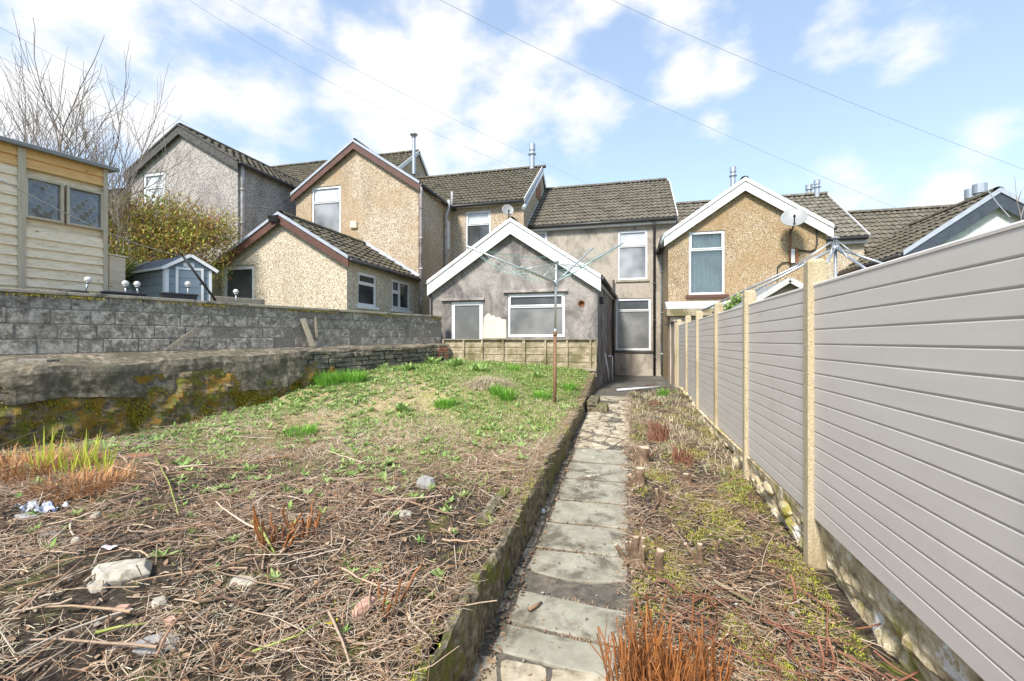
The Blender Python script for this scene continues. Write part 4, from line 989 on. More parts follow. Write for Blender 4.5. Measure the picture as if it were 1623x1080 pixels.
# ---------------- house at the far right, dark boarded gable
he = thing('terraced_house', 'house at the far right behind the fence with a dark boarded gable and white wall', 'house', (9, 15, .3))
Ye = 14.3; eax = atY(1576, 306, Ye).x; ez = atY(1576, 312, Ye).z; el_ = atY(1424, 404, Ye).x; ee = atY(1424, 404, Ye).z; er_ = 2*eax-el_
gable(he, Ye, 18.2, el_+.15, er_-.15, eax, ee, ee, ez, .1, 'white', 'tile_moss', 'blue_board', 'verge', [], over=.16, bh=.24, vh=.10, gutter='dark_pvc')
segment(he, 7.75, 16, 17.6, 4.45, 21.0, 6.92, .1, 'dash_pale', 'tile_grey', [], bh=.15)
flue(he, 1538, 301, 330, 15.6, .10, 'cap2'); flue(he, 1552.5, 293, 322, 15.1, .115, 'cap2')
g = MB(); a = atY(1563, 300, 13.7); b = atY(1600, 345, 13.7); g.tube([a, (a+b)/2-ZV*.03, b], .012, 5); g.build('cable', M['cable'], he)
# ============================================================ GARDEN BUILDINGS AND PLANTS BEHIND THE WALL
# wooden shed at the far left
sh = thing('wooden_shed', 'weathered overlap board shed with crumpled plastic windows at the left edge', 'shed', tuple(atD(168, 470, 8.0)*1.0))
SB = atD(168, 400, 8.0); SD = Vector((math.sin(R(12.5)), math.cos(R(12.5)), 0)); SN = Vector((SD.y, -SD.x, 0)); SO = Vector((SB.x, SB.y, 0))
def shp(px, py):
    d = ray(px, py); t = SO.dot(SN)/d.dot(SN); q = d*t; return (Vector((q.x, q.y, 0))-SO).dot(SD), q.z+EYE
_, stop = shp(160, 268); sbot = 2.25
s1, zt_ = shp(38, 283); s2, zb_ = shp(163, 366); wz0 = shp(100, 356)[1]; wz1 = shp(100, 293)[1]; sm = shp(102, 330)[0]; sp_ = shp(33, 330)[0]
L0 = -4.2; nb = 17; h = (stop-sbot)/nb
old = MB(); new = MB()
for i in range(nb):
    z0 = sbot+h*i; z1 = z0+h+.012; spans = [(L0, -.03)]
    if z1 > wz0+.01 and z0 < wz1-.01: spans = [(L0, s1-.01), (s2+.01, -.03)] if s2 < -.06 else [(L0, s1-.01)]
    for a, b in spans:
        parts = [(a, sp_), (sp_, b)] if a < sp_ < b else [(a, b)]
        for a_, b_ in parts:
            j = random.uniform(-.005, .005); m = new if i >= nb-2 else old
            m.hexa([SO+SD*a_+SN*.046+ZV*(z0+j), SO+SD*b_+SN*.046+ZV*(z0+j), SO+SD*b_+ZV*(z0+j), SO+SD*a_+ZV*(z0+j),
                    SO+SD*a_+SN*.012+ZV*z1, SO+SD*b_+SN*.012+ZV*z1, SO+SD*b_+ZV*z1, SO+SD*a_+ZV*z1])
old.build('wall_boards', M['shiplap'], sh); new.build('fresh_boards', M['shiplap_new'], sh)
g = MB(); g.obox(SO, SD, SN, sp_-.045, sp_+.045, sbot, stop-.02, .03, .055); g.build('batten', M['shed_post'], sh)
g = MB(); g.obox(SO, SD, SN, -.05, .01, sbot, stop, -.02, .05); g.build('corner_post', M['shed_post'], sh)
for a, b in ((s1, sm-.02), (sm+.02, s2)):
    g = MB(); t = .035
    g.obox(SO, SD, SN, a, a+t, wz0, wz1, -.03, .05); g.obox(SO, SD, SN, b-t, b, wz0, wz1, -.03, .05); g.obox(SO, SD, SN, a+t, b-t, wz0, wz0+t, -.03, .055); g.obox(SO, SD, SN, a+t, b-t, wz1-t, wz1, -.03, .05)
    f = g.build('window', M['shed_post'], sh)
    P = []
    for i in range(26):
        v = wz0+t+(wz1-wz0-2*t)*i/25; row = []
        for k in range(30):
            u = a+t+(b-a-2*t)*k/29; e = math.sin(math.pi*i/25)*math.sin(math.pi*k/29)
            row.append(SO+SD*u+ZV*v+SN*(-.0+e*(.02+.06*float(wob(np.array(u*3.0), np.array(v*2.6)))+.012*math.sin(u*17+v*9))))
        P.append(row)
    g = MB(); g.grid(P); g.build('plastic_sheet', M['sheet'] if 'sheet' in M else M.setdefault('sheet', plain('crumpled_clear_plastic', (.14,.145,.15), .07, spec=1.0, var=.6, scale=2.2)), f, smooth=True)
# body behind the boards, roof
g = MB(); g.obox(SO, SD, SN, L0, -.03, sbot, stop, -2.4, -.04); g.build('body', M['shiplap'], sh)
r0 = shp(186, 270); g = MB(); g.hexa([SO+SD*L0+SN*.16+ZV*(stop-.02), SO+SD*.14+SN*.16+ZV*(stop-.02), SO+SD*.14-SN*2.6+ZV*(stop+.28), SO+SD*L0-SN*2.6+ZV*(stop+.28),
    SO+SD*L0+SN*.16+ZV*(stop+.045), SO+SD*.14+SN*.16+ZV*(stop+.045), SO+SD*.14-SN*2.6+ZV*(stop+.34), SO+SD*L0-SN*2.6+ZV*(stop+.34)]); g.build('roof', M['felt'], sh, bevel=.008)
# wooden post box behind the shed
g = MB(); c = atD(178, 440, 8.6); g.box(c.x-.14, c.x+.14, c.y-.14, c.y+.14, 2.2, c.z+.38); g.box(c.x-.17, c.x+.17, c.y-.17, c.y+.17, c.z+.381, c.z+.41)
tag(g.build('planter_box', M['shiplap'], bevel=.01), 'tall pale wooden planter box between the wooden shed and the strappy plant', 'planter')

# blue-grey plastic shed
ps = thing('plastic_shed', 'small blue-grey plastic garden shed with white trim behind the block wall', 'shed', (-6.9, 6.5, 2.25))
ZC = 8.8; c0 = atD(262, 450, ZC); c0.z = 0
rt = atD(336, 450, ZC+.42); rt.z = 0; lf = atD(198, 450, ZC+.85); lf.z = 0
U1 = (rt-c0); Wd = U1.length; U1.normalize(); U2 = (lf-c0); Dp = U2.length; U2.normalize()
ez_ = atD(262, 425, ZC).z; pz = atD(302, 408, ZC+.2).z; zb = 2.2; N1 = Vector((U1.y, -U1.x, 0)); N2 = Vector((-U2.y, U2.x, 0))
if N1.dot(c0) > 0: N1 = -N1
if N2.dot(c0) > 0: N2 = -N2
g = MB(); nb = 7
for i in range(nb):
    z0 = zb+(ez_-zb)*i/nb; z1 = zb+(ez_-zb)*(i+1)/nb-.008
    g.obox(c0, U1, N1, 0, Wd, z0, z1, -.03, 0); g.obox(c0, U2, N2, 0, Dp, z0, z1, -.03, 0)
p = lambda u, v, n=0.0: c0+U1*u+U2*v+ZV*n
g.poly([p(0,0,ez_), p(Wd,0,ez_), p(Wd/2,0,pz)]); g.poly([p(0,Dp,ez_), p(Wd,Dp,ez_), p(Wd/2,Dp,pz)])
g.hexa([p(.03,.03,zb), p(Wd-.0,.03,zb), p(Wd-.0,Dp,zb), p(.03,Dp,zb), p(.03,.03,ez_-.01), p(Wd,.03,ez_-.01), p(Wd,Dp,ez_-.01), p(.03,Dp,ez_-.01)])
g.build('wall', M['grey_shed'], ps)
g = MB(); o = .07; sl = (pz-ez_)/(Wd/2); a = [p(-o,-o,ez_-o*sl+.02), p(Wd/2,-o,pz+.02), p(Wd/2,Dp+o,pz+.02), p(-o,Dp+o,ez_-o*sl+.02)]; b = [p(Wd+o,-o,ez_-o*sl+.02), p(Wd/2,-o,pz+.02), p(Wd/2,Dp+o,pz+.02), p(Wd+o,Dp+o,ez_-o*sl+.02)]
for q in (a, b): g.hexa([x for x in q]+[x+ZV*.025 for x in q])
g.build('roof', M['shed_roof'], ps)
g = MB()
for (q0, q1) in ((a[0], a[1]), (b[0], b[1])): g.beam(q0, q1, N1, .06, .02, lift=.035)
g.beam(a[0], a[3], N2, .045, .02, lift=.03); g.beam(a[2], a[3], -N1, .05, .02, lift=.03)
g.obox(c0, U1, N1, -.0, .06, zb, ez_, .001, .018); g.obox(c0, U1, N1, Wd-.05, Wd, zb, ez_, .001, .018); g.obox(c0, U2, N2, 0, .055, zb, ez_, .001, .018); g.obox(c0, U2, N2, Dp-.05, Dp, zb, ez_, .001, .018)
g.build('trim', M['upvc'], ps)
g = MB(); d0, d1 = Wd*.22, Wd*.82; dz1 = ez_+.03
g.obox(c0, U1, N1, d0, d0+.045, zb, dz1, .002, .03); g.obox(c0, U1, N1, d1-.045, d1, zb, dz1, .002, .03); g.obox(c0, U1, N1, d0+.045, d1-.045, dz1-.045, dz1, .002, .03); g.build('door_frame', M['upvc'], ps)
g = MB()
for i in range(6): g.obox(c0, U1, N1, d0+.05, d1-.05, zb+.18*i, min(zb+.18*i+.172, dz1-.05), .003, .018)
g.build('door', M['grey_shed'], ps)
g = MB(); g.obox(c0, U1, N1, Wd/2-.09, Wd/2+.09, pz-.20, pz-.12, .002, .02); g.build('vent', M['upvc'], ps)

# black strut with cross piece and the washing wire fixed to it
g = MB(); a = atD(291, 408, 8.3); b = onwall(342, 477, -.22); g.tube([a, b], .022, 8); m = a+(b-a)*.62; g.tube([m-Vector((.09, .0, -.01)), m+Vector((.05, 0, 0))], .014, 6); g.tube([a, a+(a-b).normalized()*.1], .012, 6)
tag(g.build('black_prop', M['black'], smooth=True), 'leaning black prop in front of the blue-grey plastic shed', 'prop')
e = atD(0, 286, 4.6); q = [e.lerp(a, t)-ZV*.10*math.sin(math.pi*t) for t in np.linspace(0, 1, 14)]; g = MB(); g.tube(q, .006, 5)
tag(g.build('washing_wire', M['galv'], smooth=True), 'thin pale wire running past the wooden shed to the leaning black prop', 'wire')

# planters and globes behind the coping
def planter(px0, px1, py, label, round_=False):
    s = MB(); a = onwall(px0, py, -.33); b = onwall(px1, py, -.33)
    z = a.z; d = (b-a); d.z = 0; L = d.length; d.normalize(); n = Vector((d.y, -d.x, 0))
    if round_:
        s.lathe((a.x+(b.x-a.x)/2, (a.y+b.y)/2, z-.22), [(L*.36, 0), (L*.45, .2), (L*.5, .2), (L*.5, .235), (L*.45, .235), (L*.42, .2), (0, .2)], 20)
    else:
        s.hexa([Vector((a.x, a.y, z-.22))+d*.03+n*.06, Vector((a.x, a.y, z-.22))+d*(L-.03)+n*.06, Vector((a.x, a.y, z-.22))+d*(L-.03)-n*.08, Vector((a.x, a.y, z-.22))+d*.03-n*.08,
            Vector((a.x, a.y, z-.02))+n*.08, Vector((a.x, a.y, z-.02))+d*L+n*.08, Vector((a.x, a.y, z-.02))+d*L-n*.1, Vector((a.x, a.y, z-.02))-n*.1])
        s.obox(Vector((a.x, a.y, z)), d, n, -.015, L+.015, -.019, .012, -.115, .095)
    return tag(s.build('planter', M['black_planter'], bevel=.006), label, 'planter', 'black planters behind the block wall')
M['black_planter'] = plain('charcoal_planter', (.035,.035,.04), .55, var=.2)
planter(92, 141, 462, 'round black planter in front of the wooden shed', True)
planter(163, 231, 463, 'black trough planter holding two globe lights')
planter(255, 311, 465, 'black trough planter with one globe light, in front of the plastic shed')
M['globe'] = surf('crackle_glass_globe', [(.50,.47,.42),(.80,.80,.78)], 26, rough=.12, bump=.5, spec=.8)
for (px, py, px2, py2, lab) in ((140, 444, 134, 458, 'crackle glass globe light leaning over the round black planter'), (199, 450, 200, 464, 'left crackle glass globe light of the pair in the trough planter'), (217.5, 451, 219, 464, 'right crackle glass globe light of the pair in the trough planter'),
                      (298, 451, 298, 466, 'crackle glass globe light in front of the plastic shed door'), (374, 463, 375, 476, 'crackle glass globe light farthest right, before the glazed door of the tan extension')):
    q_ = onwall(px2, py2, -.36); zc = -q_.x*ST+q_.y*CT; t = thing('globe_light', lab, 'garden light', tuple(atD(px2, py2, zc)), 'crackle glass globe lights behind the block wall')
    c = atD(px, py, zc); r = .05; g = MB(); g.lathe(c-ZV*r, [(r*math.sin(a), r-r*math.cos(a)) for a in np.linspace(0.02, math.pi-.02, 12)], 20); g.build('globe', M['globe'], t, smooth=True)
    g = MB(); g.tube([atD(px2, py2, zc)-ZV*.1, c-ZV*r*.8], .014, 8); g.lathe(c-ZV*r*1.25, [(.0, 0), (.03, 0), (.034, .03), (0, .03)], 12); g.build('stake', M['galv'], t, smooth=True)
g = MB(); a = onwall(340, 477, -.5); b = onwall(420, 477, -.5); a.z = b.z = onwall(380, 473, -.5).z; g.beam(a, b, NF, .16, .1, lift=.0); tag(g.build('sleeper', M['old_wood'], bevel=.008), 'weathered timber sleeper edging behind the far end of the coping before the tan extension', 'sleeper')

# strappy plant behind the shed
c = atD(186, 452, 9.4); t = thing('strappy_plant', 'spiky yellow-green strappy plant between the wooden shed and the plastic shed', 'plant', (c.x, c.y, 2.2))
N = 170; base = np.tile([c.x, c.y, c.z], (N, 1))+RNG.normal(0, .04, (N, 3)); V, F = np_blades(base, RNG.uniform(0, 6.28, N), RNG.uniform(.1, 1.2, N), RNG.uniform(.6, 1.05, N), np.full(N, .035), RNG.uniform(.3, 1.3, N), (.8, 1, .9, .6, .08))
npmesh('leaves', V, F, M['cordy'], t); g = MB(); g.tube([(c.x, c.y, 2.2), (c.x+.03, c.y, c.z-.2), (c.x, c.y, c.z+.1)], [.09, .07, .06], 8); g.build('stem', M['treebark'], t)

# hedge
def leafcloud(name, label, cat, blobs, n, size, mat, stemmat, base, tw=160, group=None):
    t = thing(name, label, cat, base, group); bl = np.array(blobs, float); pr = bl[:, 3]*bl[:, 4]*bl[:, 5]; pr /= pr.sum()
    k = RNG.choice(len(bl), n, p=pr); d = RNG.normal(0, 1, (n, 3)); d /= np.linalg.norm(d, axis=1, keepdims=True); rr = RNG.uniform(.25, 1.08, (n, 1))**.5
    P = bl[k, :3]+d*rr*bl[k, 3:6]; ok = (np.sin(P[:, 0]*3.1)+np.sin(P[:, 1]*3.7+1)+np.sin(P[:, 2]*4.3)+RNG.normal(0, .8, n)) > -1.2; P = P[ok]; m = len(P)
    V, F = np_blades(P, RNG.uniform(0, 6.28, m), RNG.uniform(.2, 2.2, m), RNG.uniform(.6, 1.5, m)*size, RNG.uniform(.5, .8, m)*size*.7, RNG.uniform(0, .8, m), (.4, 1, .15))
    npmesh('foliage', V, F, M[mat], t)
    k = RNG.choice(len(bl), tw, p=pr); o = bl[k, :3]; d = RNG.normal(0, 1, (tw, 3))*[1, 1, .7]+[0, 0, .55]; d /= np.linalg.norm(d, axis=1, keepdims=True)
    K = 5; s = np.linspace(.1, 1.28, K)[None, :, None]; P = o[:, None, :]+d[:, None, :]*s*bl[k, None, 3:6]*RNG.uniform(.8, 1.12, (tw, 1, 1)); P += RNG.normal(0, .02, P.shape); V, F = np_tubes(P, np.linspace(.010, .003, K)[None, :]*np.ones((tw, 1)))
    g = npmesh('stems', V, F, M[stemmat], t); return t
def B_(px, py, zc, rx, ry, rz): q = atD(px, py, zc); return (q.x, q.y, q.z, rx, ry, rz)
leafcloud('hedge', 'tall shaggy brown and green hedge between the plastic shed and the grey pebbledash house', 'hedge',
   [B_(195, 368, 12.0, .9, .9, 1.0), B_(235, 360, 12.0, 1.0, .9, .85), B_(280, 362, 12.0, 1.0, .9, .85), B_(325, 362, 12.0, .9, .8, .75), B_(338, 388, 12.2, .6, .6, .7), B_(215, 410, 11.6, 1.1, .9, 1.0), B_(270, 415, 11.6, 1.2, .9, 1.0), B_(312, 415, 11.6, .85, .8, .85), B_(180, 345, 12.3, .6, .6, .4)],
   26000, .08, 'hedge', 'hedgetwig', (-12, 7.5, 2.2), 500)
leafcloud('shrub', 'small bright green leafy shrub top showing over the grey fence below the window', 'shrub', [B_(1165, 481, 9.4, .12, .12, .14), B_(1158, 488, 9.4, .14, .12, .12)], 260, .10, 'weed', 'hedgetwig', (1.9, 9.2, 0), 12)

# bare trees
def bare_tree(name, label, base, stems, H, spread, depth=5, r0=.06, seed=3, lean=(0, 0)):
    rnd = random.Random(seed); paths = []
    def grow(p, d, L, r, k):
        n = 4; pts = [p]; rs = [r]
        for i in range(n):
            d = (d+Vector((rnd.gauss(0, .10), rnd.gauss(0, .10), rnd.gauss(.05, .05)))).normalized(); p = p+d*L/n; pts.append(p); rs.append(r*(1-.35*(i+1)/n))
            if k > 0 and rnd.random() < .8:
                a = d.orthogonal().normalized(); a.rotate(__import__('mathutils').Quaternion(d, rnd.uniform(0, 6.28))); dd = (d*1.0+a*rnd.uniform(.45, .9)+ZV*.25).normalized()
                grow(p, dd, L*rnd.uniform(.5, .75), r*.55*(1-.2*i/n), k-1)
        paths.append((k, pts, rs))
        if k > 0: grow(p, d, L*.8, r*.65, k-1)
    t = thing(name, label, 'tree', base); b = Vector(base)
    for i in range(stems):
        a = rnd.uniform(0, 6.28); grow(b+Vector((math.cos(a), math.sin(a), 0))*.15, Vector((math.cos(a)*spread+lean[0], math.sin(a)*spread+lean[1], 1)).normalized(), H, r0*rnd.uniform(.6, 1), depth)
    for nm, sel in (('trunk', lambda k: k >= depth-1), ('crown', lambda k: k < depth-1)):
        P = np.array([[tuple(q) for q in pts] for k, pts, rs in paths if sel(k)]); r = np.array([rs for k, pts, rs in paths if sel(k)])
        V, F = np_tubes(P, np.maximum(r, .0034), 5 if nm == 'trunk' else 3); npmesh(nm, V, F, M['treebark'], t)
    return t
q = atD(96, 400, 11.5); bare_tree('bare_tree', 'leafless many-stemmed tree rising behind the wooden shed against the sky', (q.x, q.y, 2.2), 11, 2.15, .27, 4, .055, 8)
q = atD(205, 400, 10.8); bare_tree('bare_sapling', 'thin leafless sapling between the wooden shed and the grey house gable', (q.x, q.y, 2.2), 3, 1.7, .22, 3, .022, 9)
t = thing('bare_sapling', 'bare twigs of a sapling at the right edge beyond the grey fence', 'tree', (11.9, 8.0, 0)); g = MB()
a = atD(1624, 420, 11.0); t.location = (a.x, a.y, 0); OFF[t.name] = np.array([a.x, a.y, 0.0])
g.tube([Vector((a.x, a.y, 0)), a, atD(1618, 345, 11.0), atD(1611, 318, 11.0), atD(1608, 280, 11.1)], [.03, .018, .012, .009, .005], 6)
g.tube([atD(1612, 322, 11.0), atD(1618, 305, 10.9), atD(1624, 296, 10.9)], [.009, .007, .005], 5); g.tube([atD(1618, 345, 11), atD(1628, 310, 11.2), atD(1640, 285, 11.3)], [.01, .008, .005], 5)
g.build('trunk', M['treebark'], t)
# roof of a far house glimpsed beside the shed
g = MB(); a = atD(165, 345, 24); b = atD(206, 345, 24); m_ = thing('far_house', 'pale far house glimpsed between the wooden shed and the grey house', 'house', (a.x, a.y, 2))
g.box(a.x-1, b.x+.4, a.y, a.y+5, 2, a.z+1.3); g.build('wall', M['render_cream'], m_)
g = MB(); z = a.z+1.3; g.hexa([(a.x-1.3, a.y-.3, z), (b.x+.7, a.y-.3, z), (b.x+.7, a.y+5, z), (a.x-1.3, a.y+5, z), (a.x-1.3, a.y+2.4, z+1.2), (b.x+.7, a.y+2.4, z+1.2), (b.x+.7, a.y+2.5, z+1.2), (a.x-1.3, a.y+2.5, z+1.2)]); g.build('roof', M['tile'], m_)

# ============================================================ WASHING LINES
def rotary(label, base, hub, top, ends, mat='alu', strings=8, r=.022, sleeve=.9):
    t = thing('rotary_clothes_line', label, 'clothes line', tuple(base)); base, hub, top = map(Vector, (base, hub, top))
    g = MB(); m = base.lerp(hub, .62 if sleeve else .02); 
    g.tube([m, top], r, 10); g.build('pole', M[mat], t, smooth=True)
    if sleeve: g = MB(); g.tube([base-ZV*.15, base.lerp(hub, .58)], r*1.5, 12); g.tube([base.lerp(hub, .56), base.lerp(hub, .60)], r*1.7, 12); g.build('pole_socket', M['pole_wood'], t, smooth=True); g = MB(); g.tube([base.lerp(hub, .5), m], r*1.2, 10); g.build('lower_pole', M['alu'], t, smooth=True)
    g = MB(); g.lathe(hub-ZV*.05, [(0, 0), (r*2.2, 0), (r*2.6, .05), (r*2.2, .09), (0, .09)], 14); g.lathe(top-ZV*.02, [(r*1.2, 0), (r*2.4, .01), (r*2.4, .035), (0, .05)], 14); g.build('hub', M['galv'], t)
    for e in ends:
        e = Vector(e); d = (e-hub); g = MB(); g.tube([hub+d*.03, e], r*.8, 8)
        s = d.cross(ZV).normalized()*.02; g.tube([hub.lerp(e, .38)+s, top-ZV*.02+s], r*.35, 5); g.build('arm', M[mat], t, smooth=True)
    if strings:
        g = MB(); n = len(ends)
        for k in range(strings):
            f = .30+.68*k/(strings-1)
            for i in range(n):
                a = hub.lerp(Vector(ends[i]), f); b = hub.lerp(Vector(ends[(i+1) % n]), f); sag = .10+.06*f+random.uniform(-.03, .05)
                g.tube([a.lerp(b, u)-ZV*sag*math.sin(math.pi*u) for u in np.linspace(0, 1, 9)], .0036, 4, cap=False)
        g.build('line', M['teal'], t)
    return t
pb = atD(879, 633, 8.5); hb_ = atD(880.5, 449, 8.5); tp = atD(881.5, 416, 8.5); pb.z = float(bedZ(pb.x, pb.y))
e1 = atD(738.5, 390.5, 7.9); e2 = atD(987, 386.5, 8.9)
v = e1-hb_; w2 = e2-hb_
e3 = atD(940, 394, 10.05); e4 = hb_+Vector((-(e3-hb_).x*.55-.10, -(e3-hb_).y, (e3-hb_).z*.9)); e4 = atD(826, 424, 7.25)
rotary('tall rotary washing line with raised arms and green cords standing in the raised bed', pb, hb_, tp, [e1, e3, e2, e4])
hr_ = atD(1324, 394, 8.75); tr = atD(1324, 378, 8.75); br_ = Vector((hr_.x, hr_.y, 0))
rotary("neighbour's rotary washing line with drooping arms rising behind the grey fence", br_, hr_, tr, [atD(1109, 495, 10.6), atD(1128, 497, 10.2), atD(1415, 424, 8.0), atD(1385, 436, 7.2), atD(1308, 420, 8.0)], mat='galv', strings=0, r=.028, sleeve=0)

# neighbour's wooden shed behind the fence
t = thing('neighbour_shed', 'small grey wooden shed with a pitched roof peeping over the fence', 'shed', (2.7, 9.6, 0))
cx = atY(1247, 446, 9.0); g = MB(); hw = .95
for i in range(26):
    z0 = .05+i*.11; z1 = z0+.105; ww = hw if z0 < cx.z-.62 else max(.02, hw*(cx.z-.03-z0)/.62)
    g.hexa([(cx.x-ww, 8.98, z0), (cx.x+ww, 8.98, z0), (cx.x+ww, 9.02, z0), (cx.x-ww, 9.02, z0), (cx.x-ww*.98, 8.995, z1), (cx.x+ww*.98, 8.995, z1), (cx.x+ww*.98, 9.02, z1), (cx.x-ww*.98, 9.02, z1)])
    if z0 > cx.z-.2: break
g.box(cx.x-hw, cx.x+hw, 9.03, 10.8, .05, cx.z-.64); g.build('wall', M['old_wood'], t)
g = MB()
for s in (-1, 1):
    P4 = [Vector((cx.x, 8.85, cx.z)), Vector((cx.x+s*(hw+.1), 8.85, cx.z-.68)), Vector((cx.x+s*(hw+.1), 10.9, cx.z-.68)), Vector((cx.x, 10.9, cx.z))]
    g.hexa(P4+[q+ZV*.04 for q in P4])
g.build('roof', M['felt'], t); g = MB()
for s in (-1, 1): g.beam((cx.x+s*(hw+.1), 8.85, cx.z-.68), (cx.x, 8.85, cx.z), NF, .09, .02, lift=.045)
g.build('bargeboard', M['white_old'] if 'white_old' in M else M.setdefault('white_old', surf('grey_painted_board', [(.42,.41,.39),(.55,.54,.52)], 8)), t)

# overhead cables
def cable(pts, zs, label, r=.008):
    P = [atD(px, py, z) for (px, py), z in zip(pts, zs)]; g = MB(); a, b = P[0], P[-1]; m = P[1] if len(P) > 2 else None
    pts = []
    for u in np.linspace(0, 1, 25):
        q = a.lerp(b, u)
        if m is not None: q = a*(1-u)*(1-2*u)+m*4*u*(1-u)+b*u*(2*u-1)
        pts.append(q)
    g.tube(pts, r, 5); tag(g.build('overhead_cable', M['cable'], smooth=True), label, 'cable', 'overhead cables')
cable([(640, -30), (1050, 170), (1500, 364)], [9, 12, 15], 'overhead cable crossing the middle of the sky down to the right roofs', .0045)
cable([(880, -42), (1290, 140), (1720, 305)], [9, 11, 13], 'overhead cable at the upper right, falling to the right edge', .0045)
cable([(270, -20), (560, 150), (870, 290)], [12, 15, 19], 'overhead cable ending at the flue of the mossy roof, left of its neighbour', .0045)
cable([(330, -20), (640, 150), (960, 305)], [12, 15, 19], 'overhead cable passing just right of the flue of the mossy roof', .0045)
cable([(-60, 12), (130, 112), (300, 198)], [10, 12, 16], 'overhead cable over the wooden shed to the left gable, upper one', .004)
cable([(-60, 58), (110, 145), (262, 214)], [10, 12, 16], 'overhead cable over the wooden shed to the left gable, lower one', .0045)
# ============================================================ GROUND COVER
def scatter(n, x0, x1, y0, y1, fn, dens=None):
    X = RNG.uniform(0, 1, n); Y = RNG.uniform(y0, y1, n); X = x0(Y)+(x1(Y)-x0(Y))*X
    if dens is not None:
        k = RNG.uniform(0, 1, n) < dens(X, Y); X, Y = X[k], Y[k]
    return X, Y, fn(X, Y)
bx0 = lambda Y: XL(Y)-.05; bx1 = lambda Y: 0*Y-.97
sx0 = lambda Y: 0*Y+.02; sx1 = lambda Y: 0*Y+1.36
near_w = lambda X, Y: np.clip(1-(Y-5.2+.9*wob(X, Y, .6))/2.4, 0, 1)
cfall = lambda X, Y: 1/(1+((Y/3.2)**1.6))       # more pieces where they are seen large
bare = lambda X, Y: np.clip(.5+.9*wob(X, Y, .9), .12, 1)*(1-.88*np.exp(-(((X+3.1)/.95)**2+((Y-2.15)/.55)**2)))*(1-.7*np.exp(-(((X+3.3)/1.2)**2+((Y-4.4)/.45)**2)))
def sticks(name, X, Y, Z, L, rad, mat, curve=.25, tilt=.22, K=4, lift=.012, sides=3, label=None, cat=None):
    n = len(X); a = RNG.uniform(0, 6.283, n); t = RNG.normal(0, tilt, n); d = np.stack([np.cos(a)*np.cos(t), np.sin(a)*np.cos(t), np.abs(np.sin(t))], 1)
    s = np.stack([-np.sin(a), np.cos(a), 0*a], 1); u = np.linspace(0, 1, K); cu = RNG.normal(0, curve, n)
    P = np.stack([X, Y, Z+lift*RNG.uniform(.2, 2.2, n)], 1)[:, None, :]+d[:, None, :]*(u[None, :, None]*L[:, None, None])+s[:, None, :]*((u*(1-u))[None, :, None]*(cu*L)[:, None, None])*2
    P[..., 2] += (RNG.normal(0, .004, (n, K)))
    V, F = np_tubes(P, rad[:, None]*np.linspace(1, .55, K)[None, :], sides); o = npmesh(name, V, F, M[mat], None, origin=(float(X.mean()), float(Y.mean()), 0)); return o
def stuff(o, label, cat): return tag(o, label, cat, kind='stuff')
# twigs on the near bed
X, Y, Z = scatter(84000, bx0, bx1, .7, 8.0, bedZ, lambda X, Y: near_w(X, Y)*bare(X, Y)*np.clip(cfall(X, Y)*2.2, .2, 1))
n = len(X); L = RNG.lognormal(-2.25, .6, n).clip(.03, .55)
stuff(sticks('twig_litter', X, Y, Z, L, RNG.lognormal(-6.0, .42, n).clip(.0012, .007), 'twig'), 'dense litter of dead brown twigs and stalks over the near part of the raised bed', 'twigs')
X, Y, Z = scatter(420, bx0, bx1, .8, 6.2, bedZ, near_w); n = len(X)
stuff(sticks('cut_branches', X, Y, Z+.01, RNG.uniform(.2, .65, n), RNG.uniform(.003, .009, n), 'twig', .12, .10, 6, .02, 5), 'longer thin cut branches strewn among the twigs on the raised bed', 'branches')
X, Y = -.93+RNG.uniform(-.10, .03, 2600), RNG.uniform(1.2, 12, 2600); Z = np.interp(Y, [a for a, _ in ZK], [b for _, b in ZK])+.03; n = len(X)
stuff(sticks('edge_litter', X, Y, Z, RNG.uniform(.03, .14, n), RNG.uniform(.001, .0026, n), 'twig', .5, .3, 4, .02), 'dry stalks and straw lying over the top of the concrete edging', 'straw')
X, Y, Z = scatter(900, bx0, bx1, 1.2, 7.5, bedZ, near_w); n = len(X); a = RNG.uniform(0, 6.28, n); t = RNG.uniform(0, .7, n); L = RNG.uniform(.03, .16, n)
P = np.stack([X, Y, Z], 1)[:, None, :]+(np.stack([np.cos(a)*np.sin(t), np.sin(a)*np.sin(t), np.cos(t)], 1)*L[:, None])[:, None, :]*np.linspace(0, 1, 3)[None, :, None]
V, F = np_tubes(P, RNG.uniform(.002, .005, n)[:, None]*np.ones((1, 3)), 4); stuff(npmesh('cut_stubs', V, F, M['twig'], None), 'short upright stubs of cut stems standing all over the near part of the raised bed', 'stubs')
# straw
wst = lambda X, Y: np.clip((Y-4.6+.8*wob(X, Y, .7))/1.5, 0, 1)*np.clip(.55+.7*wob(X+5, Y, .8), .05, 1)*np.clip(cfall(X, Y)*3.2, .25, 1)
X, Y, Z = scatter(110000, bx0, bx1, 4.2, 12.3, bedZ, wst); n = len(X)
V1 = np_blades(np.stack([X, Y, Z], 1), RNG.uniform(0, 6.28, n), RNG.uniform(.9, 1.6, n), RNG.uniform(.06, .2, n), RNG.uniform(.004, .009, n), RNG.uniform(.1, .6, n), (.8, 1, .4), RNG.uniform(-.6, .6, n))
X, Y, Z = scatter(26000, bx0, bx1, .8, 2.4, bedZ, lambda X, Y: np.clip(.2+.8*wob(X+2, Y*1.3), 0, 1)); n = len(X)
V2 = np_blades(np.stack([X, Y, Z+.01], 1), RNG.uniform(0, 6.28, n), RNG.uniform(1.1, 1.7, n), RNG.uniform(.04, .13, n), RNG.uniform(.0025, .005, n), RNG.uniform(-.2, .5, n), (.8, 1, .4), RNG.uniform(-.6, .6, n))
